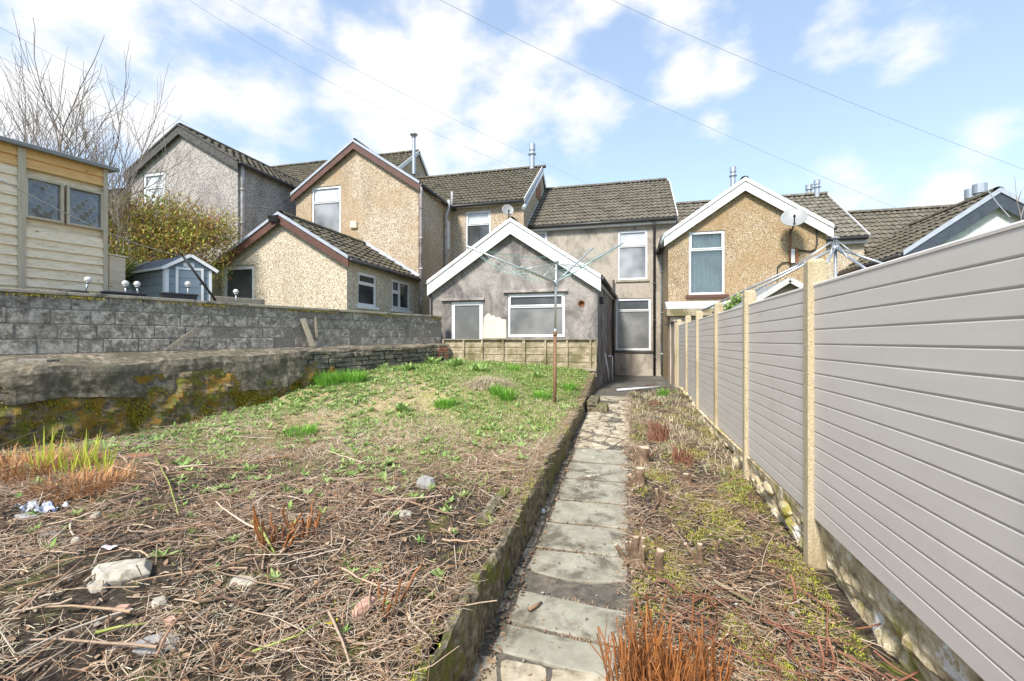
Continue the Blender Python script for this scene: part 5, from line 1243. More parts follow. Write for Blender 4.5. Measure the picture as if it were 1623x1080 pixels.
V, F = join([V1, V2]); stuff(npmesh('dry_straw', V, F, M['straw'], None), 'pale dry straw lying in patches over the raised bed', 'straw')
# living grass
def wgr(X, Y):
    far = np.clip((Y-8.6)/2.2, 0, 1); pt = np.clip(.1+1.1*wob(X*1.1+3, Y*1.2, 1.0), 0, 1); right = np.exp(-((X+1.8)/1.3)**2)*np.clip((Y-5.6)/2, 0, 1)*.5
    return np.clip((Y-3.9)/2.0, 0, 1)*np.clip(far*.7+pt*.45+right*1.3, 0, 1)
X, Y, Z = scatter(190000, bx0, bx1, 3.9, 12.35, bedZ, lambda X, Y: wgr(X, Y)*np.clip(cfall(X, Y)*3.4, .35, 1)); n = len(X)
V, F = np_blades(np.stack([X, Y, Z], 1), RNG.uniform(0, 6.28, n), RNG.uniform(.05, .8, n), RNG.uniform(.03, .11, n), RNG.uniform(.005, .011, n), RNG.uniform(.2, 1.0, n), (.8, 1, .2))
stuff(npmesh('grass', V, F, M['grass'], None), 'patchy short green grass over the far half of the raised bed', 'grass')
# low weeds
def rosettes(X, Y, Z, size, nl=9, up=(.5, 1.25), asp=.32):
    n = len(X)*nl; i = np.repeat(np.arange(len(X)), nl); b = np.stack([X[i], Y[i], Z[i]], 1); az = (np.tile(np.arange(nl), len(X))*2.4+RNG.uniform(0, 6, len(X))[i]+RNG.normal(0, .2, n))
    L = size[i]*RNG.uniform(.55, 1.1, n); return np_blades(b, az, RNG.uniform(up[0], up[1], n), L, L*asp, RNG.uniform(.1, .7, n), (.35, 1, .8, .08))
def wweed(X, Y):
    u = (X-XL(Y)); return np.clip(np.exp(-(u/1.3)**2)*np.clip((Y-3.6)/1.2, 0, 1)+.6*np.clip((Y-3.0)/2.5, 0, 1)*np.clip(wob(X-2, Y+1, 1.1)+.35, 0, 1)+.8*np.clip((Y-11.1)/.8, 0, 1)+.035, 0, 1)
X, Y, Z = scatter(15000, bx0, bx1, 2.2, 12.2, bedZ, wweed)
V, F = rosettes(X, Y, Z+.01, RNG.lognormal(-2.8, .35, len(X)).clip(.025, .14)); stuff(npmesh('low_weeds', V, F, M['weed'], None), 'low green leafy weeds spreading along the retaining wall and over the raised bed', 'weeds')
# dead leaves and small stones
def flakes(X, Y, Z, s, lift=.012):
    n = len(X); return np_blades(np.stack([X, Y, Z+lift*RNG.uniform(.3, 1.6, n)], 1), RNG.uniform(0, 6.28, n), RNG.uniform(1.1, 1.75, n), s, s*RNG.uniform(.4, .8, n), RNG.normal(0, .5, n), (.5, 1, .7, .2), RNG.uniform(-.5, .5, n))
X, Y, Z = scatter(8000, bx0, bx1, .8, 7.0, bedZ, lambda X, Y: near_w(X, Y)*np.clip(cfall(X, Y)*2, .2, 1)*.8); a = flakes(X, Y, Z, RNG.uniform(.012, .05, len(X)))
X, Y, Z = scatter(5200, sx0, sx1, 1.2, 10.5, stripZ, lambda X, Y: np.clip(cfall(X, Y)*1.8, .15, 1)); b = flakes(X, Y, Z, RNG.uniform(.012, .045, len(X)))
X, Y = RNG.uniform(-.86, -.74, 700), RNG.uniform(1.5, 7.5, 700); c = flakes(X, Y, G_(Y)+.03, RNG.uniform(.012, .04, 700), .005)
X, Y = RNG.uniform(-.8, 0, 420), RNG.uniform(1.5, 11, 420); d = flakes(X, Y, G_(Y)+.034, RNG.uniform(.01, .03, 420), .003)
V, F = join([a, b, c, d]); stuff(npmesh('dead_leaves', V, F, M['leaflit'], None), 'brown dead leaves and bark flakes scattered over soil and path edges', 'dead leaves')
def pebbles(X, Y, Z, r):
    n = len(X); u = np.array([[0,0,1],[1,0,0],[0,1,0],[-1,0,0],[0,-1,0],[0,0,-1]], float); V = u[None]*r[:, None, None]*RNG.uniform(.6, 1.2, (n, 6, 1))*[1.2, 1, .6]
    a = RNG.uniform(0, 6.28, n); c, s = np.cos(a), np.sin(a); x = V[..., 0]*c[:, None]-V[..., 1]*s[:, None]; y = V[..., 0]*s[:, None]+V[..., 1]*c[:, None]; V = np.stack([x+X[:, None], y+Y[:, None], V[..., 2]+(Z+r*.25)[:, None]], -1)
    f = np.array([[0,1,2,2],[0,2,3,3],[0,3,4,4],[0,4,1,1],[5,2,1,1],[5,3,2,2],[5,4,3,3],[5,1,4,4]]); return V, f, n
def tri_mesh(name, V, f, n, mat):
    me = bpy.data.meshes.new(name); F = (f[None, :, :3]+(np.arange(n)*6)[:, None, None]).reshape(-1, 3).astype(np.int32); Vv = V.reshape(-1, 3).astype(np.float32)
    me.vertices.add(len(Vv)); me.vertices.foreach_set('co', Vv.ravel()); me.loops.add(F.size); me.loops.foreach_set('vertex_index', F.ravel()); me.polygons.add(len(F))
    me.polygons.foreach_set('loop_start', np.arange(0, F.size, 3, dtype=np.int32)); me.polygons.foreach_set('loop_total', np.full(len(F), 3, dtype=np.int32)); me.update(calc_edges=True); me.materials.append(M[mat]); return link(name, me, None, (0, 0, 0))
X, Y, Z = scatter(2600, bx0, bx1, .9, 7, bedZ, near_w); X2, Y2, Z2 = scatter(1500, sx0, sx1, 1.2, 9, stripZ); X3, Y3 = RNG.uniform(-.86, .02, 500), RNG.uniform(1.2, 11, 500)
X = np.r_[X, X2, X3]; Y = np.r_[Y, Y2, Y3]; Z = np.r_[Z, Z2, G_(Y3)+.02]; r = RNG.lognormal(-4.9, .5, len(X)).clip(.003, .028)
stuff(tri_mesh('gravel', *pebbles(X, Y, Z, r), 'pebble'), 'small stones and grit lying in the soil', 'gravel')
# right border: twigs, moss, straw
n = 1500; X = RNG.normal(.01, .045, n).clip(-.16, .1); Y = RNG.uniform(1.5, 11.5, n)
stuff(sticks('path_litter', X, Y, G_(Y)+.03, RNG.lognormal(-2.8, .5, n).clip(.02, .2), RNG.lognormal(-6.1, .4, n).clip(.001, .005), 'twig'), 'twigs and stalks spilling from the soil border over the edge of the path', 'twigs')
jy = RNG.choice([2.815, 3.18, 3.87, 4.39, 4.94, 5.605, 6.225, 6.87], 1900)+RNG.normal(0, .012, 1900); X = RNG.uniform(-.78, 0, 1900)
stuff(npmesh('joint_moss', *np_blades(np.stack([X, jy, G_(jy)+.012], 1), RNG.uniform(0, 6.28, 1900), RNG.uniform(.2, 1.5, 1900), RNG.uniform(.01, .035, 1900), RNG.uniform(.004, .01, 1900), RNG.uniform(0, 1, 1900), (1, .8, .2)), M['leaflit'], None), 'brown leaf crumbs and dead moss caught in the joints between the paving slabs', 'leaf litter')
X, Y, Z = scatter(22000, sx0, sx1, 1.2, 10.5, stripZ, lambda X, Y: np.clip(cfall(X, Y)*2.0, .22, 1)*np.clip(.55+.6*wob(X*2, Y*1.5)+.5*(Y < 2.9), .1, 1)); n = len(X)
stuff(sticks('twig_litter', X, Y, Z, RNG.lognormal(-2.4, .55, n).clip(.03, .4), RNG.lognormal(-6.2, .4, n).clip(.001, .006), 'twig'), 'brown twig litter over the soil border beside the grey fence', 'twigs')
X, Y, Z = scatter(110, lambda Y: 0*Y+.3, sx1, 1.7, 3.4, stripZ); n = len(X)
stuff(sticks('cut_stems', X, Y, Z+.01, RNG.uniform(.2, .6, n), RNG.uniform(.004, .008, n), 'redstub', .2, .08, 5, .03, 5), 'loose red-brown cut stems lying in the near corner by the grey fence', 'stems')
def wmoss(X, Y): return np.clip(wob(X*2.4+1, Y*1.6+2, 1.0)*1.8+.0+.6*np.clip((X-.95)*2, 0, 1), 0, 1)*np.clip((Y-2.1)*2, 0, 1)
X, Y, Z = scatter(150000, sx0, sx1, 1.9, 10, stripZ, lambda X, Y: wmoss(X, Y)*np.clip(cfall(X, Y)*2.2, .3, 1)); n = len(X)
A1 = np_blades(np.stack([X, Y, Z-.002+.012*RNG.uniform(0, 1, n)], 1), RNG.uniform(0, 6.28, n), RNG.uniform(.1, 1.2, n), RNG.uniform(.008, .024, n), RNG.uniform(.004, .008, n), RNG.uniform(0, 1, n), (1, .8, .2))
X, Y, Z = scatter(40000, bx0, bx1, 1.2, 6.8, bedZ, lambda X, Y: np.clip(np.exp(-((X+1.08)/.22)**2)*.55+np.clip(wob(X*1.8, Y*1.4+3)*1.8-.75, 0, 1)*.7, 0, 1)*np.clip(cfall(X, Y)*2, .3, 1)); n = len(X)
A2 = np_blades(np.stack([X, Y, Z+.008*RNG.uniform(0, 1, n)], 1), RNG.uniform(0, 6.28, n), RNG.uniform(.1, 1.2, n), RNG.uniform(.008, .026, n), RNG.uniform(.004, .008, n), RNG.uniform(0, 1, n), (1, .8, .2))
# moss on the kerb and dwarf wall
Y = RNG.uniform(1.2, 12, 16000); X = -.875-RNG.uniform(0, .12, len(Y)); Z = np.interp(Y, [a for a, _ in ZK], [b for _, b in ZK])+.03; k = RNG.uniform(0, 1, len(Y)) < np.clip(wob(X*3, Y*1.3+4)*1.3-.1, 0, .8); X, Y, Z = X[k], Y[k], Z[k]; n = len(X)
A3 = np_blades(np.stack([X, Y, Z], 1), RNG.uniform(0, 6.28, n), RNG.uniform(.1, 1.0, n), RNG.uniform(.008, .02, n), RNG.uniform(.004, .008, n), RNG.uniform(0, 1, n), (1, .8, .2))
V, F = join([A1, A2, A3]); stuff(npmesh('moss', V, F, M['moss'], None), 'yellow-green moss in cushions on the soil border and the concrete edging', 'moss')
X, Y, Z = scatter(9000, sx0, sx1, 6.0, 12.2, stripZ, lambda X, Y: np.clip(.5+wob(X*2, Y), 0, 1)); n = len(X)
stuff(npmesh('dry_grass', *np_blades(np.stack([X, Y, Z], 1), RNG.uniform(0, 6.28, n), RNG.uniform(.4, 1.5, n), RNG.uniform(.05, .16, n), RNG.uniform(.004, .008, n), RNG.uniform(.1, .8, n), (.8, 1, .3)), M['straw'], None), 'straw-coloured dry grass at the far end of the soil border', 'grass')
X, Y, Z = scatter(5000, sx0, sx1, 5.5, 12.2, stripZ, lambda X, Y: np.clip(.1+wob(X*2+3, Y+1), 0, 1)); n = len(X)
stuff(npmesh('green_grass', *np_blades(np.stack([X, Y, Z], 1), RNG.uniform(0, 6.28, n), RNG.uniform(.1, .8, n), RNG.uniform(.04, .10, n), RNG.uniform(.004, .008, n), RNG.uniform(.2, .9, n), (.8, 1, .3)), M['grass'], None), 'thin green grass at the far end of the soil border', 'grass')
# moss hanging on the left retaining wall
n = 170000; s = RNG.uniform(-3.5, 4.2, n); u = RNG.uniform(0, 1, n)**.8
w_ = np.array([offL(a) for a in s]); zt = np.array([ledge_front(a)-interp(a, [(-6, .30), (1, .36), (2.6, .50), (4.2, .5)]) for a in s]); zb = .42
O2 = np.array(O)[None]; PX = O2+np.array(WD)[None]*s[:, None]+np.array(WN)[None]*(w_-.03)[:, None]; PX[:, 2] = zb+(zt-zb)*u
k = RNG.uniform(0, 1, n) < np.clip(.25+1.1*(np.sin(s*2.3)*np.cos(PX[:, 2]*5+s)+.5*np.sin(s*6.1+PX[:, 2]*9)), .03, .95); PX = PX[k]; PX += RNG.normal(0, .012, PX.shape); n = len(PX)
az = math.atan2(WN.y, WN.x)+RNG.normal(0, .7, n)
stuff(npmesh('wall_moss', *np_blades(PX, az, RNG.uniform(.8, 2.2, n), RNG.uniform(.02, .065, n), RNG.uniform(.010, .022, n), RNG.uniform(.2, 1.1, n), (1, .9, .25)), M['moss_wall'], None), 'thick olive and rusty moss growing over the face of the low retaining wall', 'moss')
# growth along the foot of the block wall / under the coping
n = 2600; s = RNG.uniform(-5, WL, n); PX = O2+np.array(WD)[None]*s[:, None]+np.array(WN)[None]*.02; PX[:, 2] = np.array([top_z(a)-.02 for a in s]); k = RNG.uniform(0, 1, n) < np.clip(.3+np.sin(s*3.1)+.6*np.sin(s*7.7), .02, .9); PX = PX[k]; n = len(PX)
stuff(npmesh('coping_moss', *np_blades(PX, math.atan2(WN.y, WN.x)+RNG.normal(0, .5, n), RNG.uniform(1.5, 2.7, n), RNG.uniform(.02, .05, n), RNG.uniform(.01, .02, n), RNG.uniform(0, .6, n), (1, .9, .25)), M['moss_wall'], None), 'small moss tufts hanging under the coping of the block wall', 'moss')

# ============================================================ SINGLE PLANTS AND OBJECTS
def onbed(px, py):
    z = .5
    for _ in range(12): p = atZ(px, py, z); z = .5*z+.5*float(bedZ(p.x, p.y))
    return Vector((p.x, p.y, float(bedZ(p.x, p.y))))
def onstrip(px, py):
    z = .1
    for _ in range(12): p = atZ(px, py, z); z = float(stripZ(p.x, p.y))
    return Vector((p.x, p.y, z))
def tuft(c, R_, n, L, W, mat, name, label, cat, tilt=.5, group=None, bend=.8):
    a = RNG.uniform(0, 6.28, n); rr = R_*np.sqrt(RNG.uniform(0, 1, n)); b = np.stack([c.x+rr*np.cos(a), c.y+rr*np.sin(a), np.full(n, c.z-.01)], 1)
    V, F = np_blades(b, a+RNG.normal(0, .6, n), RNG.uniform(.02, tilt, n), RNG.uniform(.5, 1.15, n)*L*(1.25 if mat == 'grass_rich' else 1), RNG.uniform(.7, 1.2, n)*W*(1.3 if mat == 'grass_rich' else 1), RNG.uniform(.1, bend, n), (.8, 1, .7, .1))
    return tag(npmesh(name, V, F, M[mat], None, origin=tuple(c)), label, cat, group)
GT = 'tall green grass tufts in the raised bed'
for px, py, r, n, L, lab in ((520, 610, .26, 520, .26, 'large tall green grass tuft near the rubble wall, left of a pair'), (560, 606, .24, 420, .24, 'tall green grass tuft right beside the largest tuft near the rubble wall'),
    (786, 628, .10, 170, .22, 'dense grass tuft left of the washing line pole'), (803, 636, .12, 200, .24, 'dense grass tuft nearest to the washing line pole on its left'), (858, 634, .16, 220, .17, 'lower grass tuft at the foot of the washing line pole'),
    (705, 645, .2, 300, .15, 'low grass tuft in the middle of the bed among straw'), (813, 590, .16, 220, .16, 'grass tuft behind the straw heap'), (902, 620, .12, 160, .2, 'grass tuft between the washing line pole and the edging wall'), (478, 690, .22, 260, .14, 'loose pale grass tuft in the left middle of the bed'), (1050, 628, .12, 160, .2, 'bright green tuft in the soil border before the white pipe')):
    c = onbed(px, py) if px < 950 else onstrip(px, py); tuft(c, r, n, L, .009, 'grass_rich', 'grass_tuft', lab, 'grass tuft', .5, GT if px < 950 else None)
# broad-leaved docks along the wooden fence
DK = 'broad-leaved docks along the wooden fence'
for px, py, s, lab in ((650, 588, .20, 'broad-leaved dock next to the rubble wall'), (690, 580, .26, 'broad-leaved dock at the left end of the wooden fence'), (722, 582, .24, 'broad-leaved dock before the second board of the wooden fence'), (755, 590, .2, 'broad-leaved dock in front of the fence below the door'), (610, 586, .16, 'small dock under the rubble wall, leftmost'), (850, 600, .16, 'small dock behind the washing line pole'), (640, 655, .17, 'leafy weed clump alone in the middle of the bed')):
    c = onbed(px, py); k = 5; s *= 1.25; X = c.x+RNG.normal(0, s*.32, k); Y = c.y+RNG.normal(0, s*.22, k)
    V, F = rosettes(X, Y, np.full(k, c.z), np.full(k, s), 9, (.25, 1.1), .34); tag(npmesh('dock_plant', V, F, M['weed'], None, origin=tuple(c)), lab, 'weed', DK if py < 600 else None)
# seedlings in the bare soil
SG = 'green seedlings in the bare soil'
for px, py, s, lab in ((122, 820, .07, 'seedling beside the crumpled white rag'), (53, 848, .08, 'seedling left of the flat grey stone'), (125, 712, .06, 'seedling under the moss near the cut sapling'), (305, 850, .07, 'seedling right of the paper wrapper'), (453, 783, .07, 'seedling between the cut brown stalks'), (505, 793, .08, 'seedling beside the centre cut stalks'),
    (310, 777, .08, 'seedling behind the twig heap in the left middle'), (370, 790, .08, 'seedling left of the cut brown stalks'), (460, 812, .09, 'paired seedling in front of the cut brown stalks'), (602, 760, .08, 'seedling left of the round grey stone'), (684, 778, .07, 'seedling right of the round grey stone'), (530, 722, .13, 'bright leafy weed standing in the bed middle'), (662, 750, .07, 'seedling behind the round grey stone'),
    (720, 735, .14, 'star-shaped leafy weed with upright shoot toward the path'), (545, 1010, .06, 'tiny clover-like seedling in the near twigs'), (665, 862, .06, 'tiny seedling midway between the stalks and the edging wall'), (425, 765, .08, 'seedling farthest behind the cut brown stalks')):
    c = onbed(px, py); V, F = rosettes(np.array([c.x]), np.array([c.y]), np.array([c.z+.015]), np.array([s]), 11, (.2, 1.3), .3); tag(npmesh('seedling', V, F, M['weed'], None, origin=tuple(c)), lab, 'seedling', SG)
# rusty grass and lime shoots at the left
c = onbed(40, 752); o = tuft(c, .62, 1500, .32, .010, 'redgrass', 'dead_grass_clump', 'big sprawling clump of rusty dead grass at the left edge below the mossy wall', 'grass clump', 1.4, bend=1.6)
c = onbed(135, 775); tuft(c, .36, 600, .24, .009, 'redgrass', 'dead_grass_clump', 'smaller collapsed clump of rusty dead grass right of the big one', 'grass clump', 1.5, bend=1.2)
for px, py, n, L, lab in ((72, 745, 9, .34, 'lime green iris shoots at the left, in the rusty grass'), (110, 752, 12, .22, 'short lime green iris shoots in the middle group'), (138, 742, 10, .34, 'tall lime green iris shoots in the middle of the row'), (157, 752, 12, .26, 'lime green iris shoots at the right end of the row')):
    c = onbed(px, py); tuft(c, .12, n+5, L*1.35, .021, 'lime', 'iris_shoots', lab, 'shoots', .25, bend=.15)
# straw heap
c = onbed(775, 612); n = 1500; a = RNG.uniform(0, 6.28, n); rr = .45*np.sqrt(RNG.uniform(0, 1, n)); b = np.stack([c.x+rr*np.cos(a), c.y+rr*.7*np.sin(a), c.z+.22*(1-(rr/.45)**2)*RNG.uniform(.3, 1, n)], 1)
tag(npmesh('straw_heap', *np_blades(b, a+RNG.normal(0, .8, n), RNG.uniform(1.1, 2, n), RNG.uniform(.15, .4, n), RNG.uniform(.005, .009, n), RNG.uniform(.2, 1, n), (.8, 1, .5)), M['straw'], None, origin=tuple(c)), 'low brown heap of dead straw in the far grass before the wooden fence', 'straw heap')
# stems: cut shrub in the foreground
def stems(c, R_, n, H, r, mat, name, label, cat, lean=.25, K=5, jit=.012):
    a = RNG.uniform(0, 6.28, n); rr = R_*np.sqrt(RNG.uniform(0, 1, n)); b = np.stack([c.x+rr*np.cos(a), c.y+rr*np.sin(a), np.full(n, c.z-.02)], 1)
    d = np.stack([np.cos(a)*rr/R_*lean, np.sin(a)*rr/R_*lean, np.ones(n)], 1)+RNG.normal(0, .10, (n, 3)); h = RNG.uniform(.35, 1, n)*H
    P = b[:, None, :]+d[:, None, :]*np.linspace(0, 1, K)[None, :, None]*h[:, None, None]+RNG.normal(0, jit, (n, K, 3))*np.linspace(0, 1, K)[None, :, None]
    V, F = np_tubes(P, (RNG.uniform(.6, 1.2, n)*r)[:, None]*np.linspace(1, .75, K)[None, :], 6)
    return tag(npmesh(name, V, F, M[mat], None, smooth=True, origin=tuple(c)), label, cat)
c = Vector((.17, 2.12, .01)); stems(c, .21, 650, .58, .0042, 'redstem', 'cut_shrub', 'clump of upright bright orange-red cut stems in the foreground beside the path', 'shrub', .10, 6, .02)
for px, py, H, r, n, lab in ((1043, 700, .34, .13, 120, 'reddish stubble of a cut-back shrub beyond the largest stump'), (1083, 735, .24, .12, 60, 'row of short reddish cut stems near the middle of the border'), (1038, 640, .15, .12, 50, 'small dark reddish tuft at the far end of the border')):
    c = onstrip(px, py); stems(c, r, n, H, .008, 'redstub', 'cut_shrub', lab, 'shrub', .15)
for px, py, H, n, lab in ((432, 870, .30, 16, 'cluster of cut brown stalks standing in the left middle of the bed'), (480, 850, .26, 14, 'cluster of thin split stalks right of the larger cut stalks'), (612, 965, .22, 5, 'few upright bent orange stalks near the bed centre front')):
    c = onbed(px, py); stems(c, .09, n, H, .009, 'redstem', 'cut_stalks', lab, 'stalks', .5)
for px, py, H, r, lab in ((1302, 1075, .22, .008, 'single upright cut twig at the near right corner, left one'), (1318, 1070, .2, .008, 'single upright cut twig at the near right corner, right one'), (1258, 960, .2, .009, 'green-barked upright twig beside the nearest fence post')):
    c = onstrip(px, py); g = MB(); g.tube([c-ZV*.02, c+Vector((.01, 0, H*.5)), c+Vector((-.015, .01, H))], [r, r*.9, r*.8], 7); tag(g.build('upright_twig', M['redstub'], smooth=True), lab, 'twig')
# stumps
def stump(c, spec, label, roots=5, base=.1):
    t = thing('tree_stump', label, 'stump', tuple(c)); g = MB(); cuts = []
    for (dx, dy, H, r, lx, ly) in spec:
        a = c+Vector((dx*.6, dy*.6, -.04)); b = c+Vector((dx, dy, H*.4)); e = c+Vector((dx+lx, dy+ly, H)); d = (e-b).normalized()
        g.tube([a, (a+b)/2+Vector((.004, -.003, 0)), b, (b+e)/2+Vector((-.004, .004, 0)), e], [r*1.5, r*1.2, r*1.05, r, r*.97], 12); cuts.append((e-d*.002, e+d*.004, r*.93))
    for i in range(roots):
        a = i*6.283/roots+random.random(); L = random.uniform(.10, .2); g.tube([c+Vector((0, 0, .05)), c+Vector((math.cos(a)*L*.5, math.sin(a)*L*.5, .03)), c+Vector((math.cos(a)*L, math.sin(a)*L, -.02))], [base*.35, base*.22, .008], 7)
    g.lathe(c-ZV*.03, [(base, 0), (base*.85, .05), (base*.5, .09), (0, .11)], 12)
    o = g.build('bark', M['bark'], t, smooth=True); 
    for a, b, r in cuts: k = MB(); k.tube([a, b], r, 12); k.build('cut_face', M['cutwood'], t)
c = onstrip(1008, 895); stump(c, [(-.10, .02, .13, .017, -.06, 0), (-.055, .03, .16, .012, -.02, 0), (-.035, .04, .16, .011, -.01, 0), (0, .03, .20, .028, .0, .02), (.035, .02, .21, .017, .02, 0), (.055, 0, .15, .015, .005, 0), (.02, .05, .27, .010, .03, .02)], 'many-stemmed cut stump in the foreground beside the path', 4, .08)
c = onstrip(1044, 905); stump(c, [(0, 0, .16, .032, .012, .0)], 'single thick cut stump with a pale top right of the many-stemmed one', 0, .03)
c = onstrip(1105, 892); stump(c, [(-.03, .0, .14, .016, -.06, .0), (.02, 0, .15, .022, .0, 0)], 'forked pale-topped cut stump left of the grey fence in the moss', 2, .03)
c = onstrip(1135, 882); stump(c, [(0, 0, .14, .012, .03, 0)], 'thin pale cut stem right of the forked stump', 0, .02)
c = onstrip(1225, 885); stump(c, [(0, 0, .12, .012, .03, 0), (-.05, .03, .16, .007, -.01, 0)], 'small bent cut stem close to the nearest fence post', 0, .02)
c = onstrip(1014, 735); stump(c, [(.03, 0, .22, .085, .02, 0), (-.10, 0, .16, .02, -.12, -.02), (-.05, .03, .22, .018, -.06, 0), (.1, 0, .2, .02, .12, .02)], 'largest cut stump with curling roots at the edge of the path', 6, .13)
c = onstrip(1010, 770); stump(c, [(.03, .02, .2, .055, .0, 0), (-.04, 0, .12, .03, -.05, 0)], 'gnarled stump close in front of the largest one', 4, .09)
c = onstrip(1048, 800); stump(c, [(-.03, .0, .16, .013, -.02, 0), (.0, .02, .18, .012, 0, 0), (.03, 0, .13, .013, .02, 0), (.05, .03, .1, .012, .04, 0)], 'small cluster of cut stems halfway along the border', 3, .05)
c = onstrip(1087, 768); stump(c, [(0, 0, .12, .035, 0, 0), (.05, .03, .10, .02, .03, 0)], 'low brown stump behind the small cluster of stems', 4, .07)
# sapling stump by the mossy wall
t = onbed(127, 705); g = MB(); g.tube([t, t+Vector((-.06, .05, .2)), t+Vector((.02, .08, .5)), t+Vector((.07, .10, .62))], [.022, .02, .016, .012], 8); g.tube([t+Vector((-.05, .05, .2)), t+Vector((-.14, .06, .42))], [.02, .018], 8)
tag(g.build('cut_sapling', M['bark'], smooth=True), 'forked cut sapling standing against the mossy retaining wall', 'sapling')
# rocks, bricks, rubbish
def rock(px, py, rx, ry, rz, mat, name, label, cat='stone', rot=0.0, fn=onbed, n=9):
    c = fn(px, py) if fn else None; g = MB(); b = 0; pts = []
    rnd = random.Random(int(px*7+py)); ang = sorted(rnd.uniform(0, 6.283) for _ in range(n)); ang = [6.283*(i+rnd.uniform(-.25, .25))/n for i in range(n)]
    ring = lambda k, z: [(c.x+math.cos(rot)*math.cos(a)*rx*k*q-math.sin(rot)*math.sin(a)*ry*k*q, c.y+math.sin(rot)*math.cos(a)*rx*k*q+math.cos(rot)*math.sin(a)*ry*k*q, c.z+z+rnd.uniform(-.1, .1)*rz) for a, q in zip(ang, qs)]
    qs = [rnd.uniform(.75, 1.15) for _ in range(n)]; R3 = [ring(.9, -.02), ring(1.03, rz*.45), ring(.8, rz)]
    g.v = [p for r_ in R3 for p in r_]
    for i in range(2):
        for j in range(n): g.f.append((i*n+j, i*n+(j+1) % n, (i+1)*n+(j+1) % n, (i+1)*n+j)); g.m.append(0)
    g.f.append(tuple(2*n+j for j in range(n))); g.m.append(0)
    return tag(g.build(name, M[mat], bevel=min(rx, ry, rz)*.06), label, cat)
rock(190, 918, .20, .12, .08, 'rock', 'stone', 'large pale angular stone block in the near left soil', rot=.3, n=7)
rock(82, 846, .11, .07, .012, 'rock_grey', 'stone', 'flat smooth grey stone below the white rag')
rock(152, 822, .045, .035, .04, 'rock', 'stone', 'small round white pebble left of the cut branches', n=12)
rock(155, 935, .07, .04, .04, 'rock', 'stone', 'small stone tucked in front of the large pale block')
rock(250, 1020, .12, .09, .015, 'rock_grey', 'stone', 'flat slate-grey stone at the bottom left'); rock(385, 925, .10, .05, .03, 'rock', 'stone', 'pale stone half under twigs, right of the large block')
rock(253, 960, .045, .04, .04, 'rock', 'stone', 'lumpy white stone between the large block and the flat slate-grey one'); rock(577, 965, .055, .075, .04, 'brick_pale', 'brick_rubble', 'pinkish lump of broken brick in the bed centre front', 'rubble') if 'brick_pale' in M else None
rock(675, 772, .10, .08, .09, 'rock_grey', 'stone', 'round grey stone in the middle of the bed'); rock(640, 818, .07, .05, .035, 'rock', 'stone', 'low pale stone in front of the round grey one'); rock(45, 820, .12, .05, .02, 'rock_grey', 'stone', 'dark flat stone at the left edge by the rag') 
rock(120, 860, .04, .03, .03, 'rock', 'stone', 'tiny pale stone touching the flat smooth one'); rock(930, 640, .12, .1, .08, 'moss_stone', 'stone', 'mossy loose stone at the foot of the edging wall near the step', fn=lambda a, b: atZ(a, b, g_(9.0)))
M['brick_pale'] = surf('pale_pink_brick', [(.42,.24,.17),(.56,.36,.27)], 12, bump=.6)
rock(577, 968, .055, .085, .045, 'brick_pale', 'brick_rubble', 'pinkish lump of broken brick in the bed centre front', 'rubble'); rock(195, 970, .05, .035, .03, 'brick_pale', 'brick_rubble', 'small tan brick chip in front of the large pale block', 'rubble')
rock(270, 988, .035, .03, .025, 'brick_pale', 'brick_rubble', 'small orange brick chip above the flat slate-grey stone', 'rubble')
c = onbed(222, 728); g = MB(); D = Vector((.96, .25, 0)).normalized(); g.obox(c, D, Vector((D.y, -D.x, 0)), -.16, .16, -.01, .055, -.07, .07); tag(g.build('brick', M['brick_red'], bevel=.01), 'red brick lying on the soil below the mossy wall', 'brick')
# rag, wrapper
M['cloth'] = surf('white_rag_blue_print', [(.42,.44,.48),(.62,.63,.66)], 6, stain=(.16,.20,.36), stain_scale=14, stain_rng=(.55,.62), bump=.2)
c = onbed(62, 808); P = []
for i in range(12):
    P.append([(c.x-.2+.42*k/30+.02*math.sin(i*.9), c.y-.07+.14*i/11+.03*math.sin(k*.5), c.z+.02+.022*math.sin(k*.9+i*.8)+.014*math.sin(k*2.1-i)) for k in range(31)])
g = MB(); g.grid(P); tag(g.build('rag', M['cloth'], smooth=True), 'crumpled white and blue rag on the soil at the left', 'rag')
M['paper'] = surf('printed_paper', [(.72,.74,.78),(.78,.78,.8)], 5, stain=(.70,.12,.08), stain_scale=22, stain_rng=(.58,.6), second=(.12,.25,.6), second_scale=24, second_rng=(.6,.62), bump=0)
c = onbed(173, 872); g = MB(); g.grid([[(c.x-.05+.10*k/6, c.y-.025+.05*i/3, c.z+.02+.006*math.sin(k+i)) for k in range(7)] for i in range(4)]); tag(g.build('wrapper', M['paper'], smooth=True), 'small torn white wrapper with red and blue print on the soil', 'litter')
c = onbed(537, 1002) ; 
M['yellow'] = plain('yellow_leaf', (.62,.50,.05), .6, var=.3)
c = onbed(530, 998); V, F = rosettes(np.array([c.x]), np.array([c.y]), np.array([c.z+.03]), np.array([.045]), 7, (.2, 1.2), .6); tag(npmesh('yellow_leaf', V, F, M['yellow'], None, origin=tuple(c)), 'bright yellow curled leaf lying in the near twigs', 'leaf')
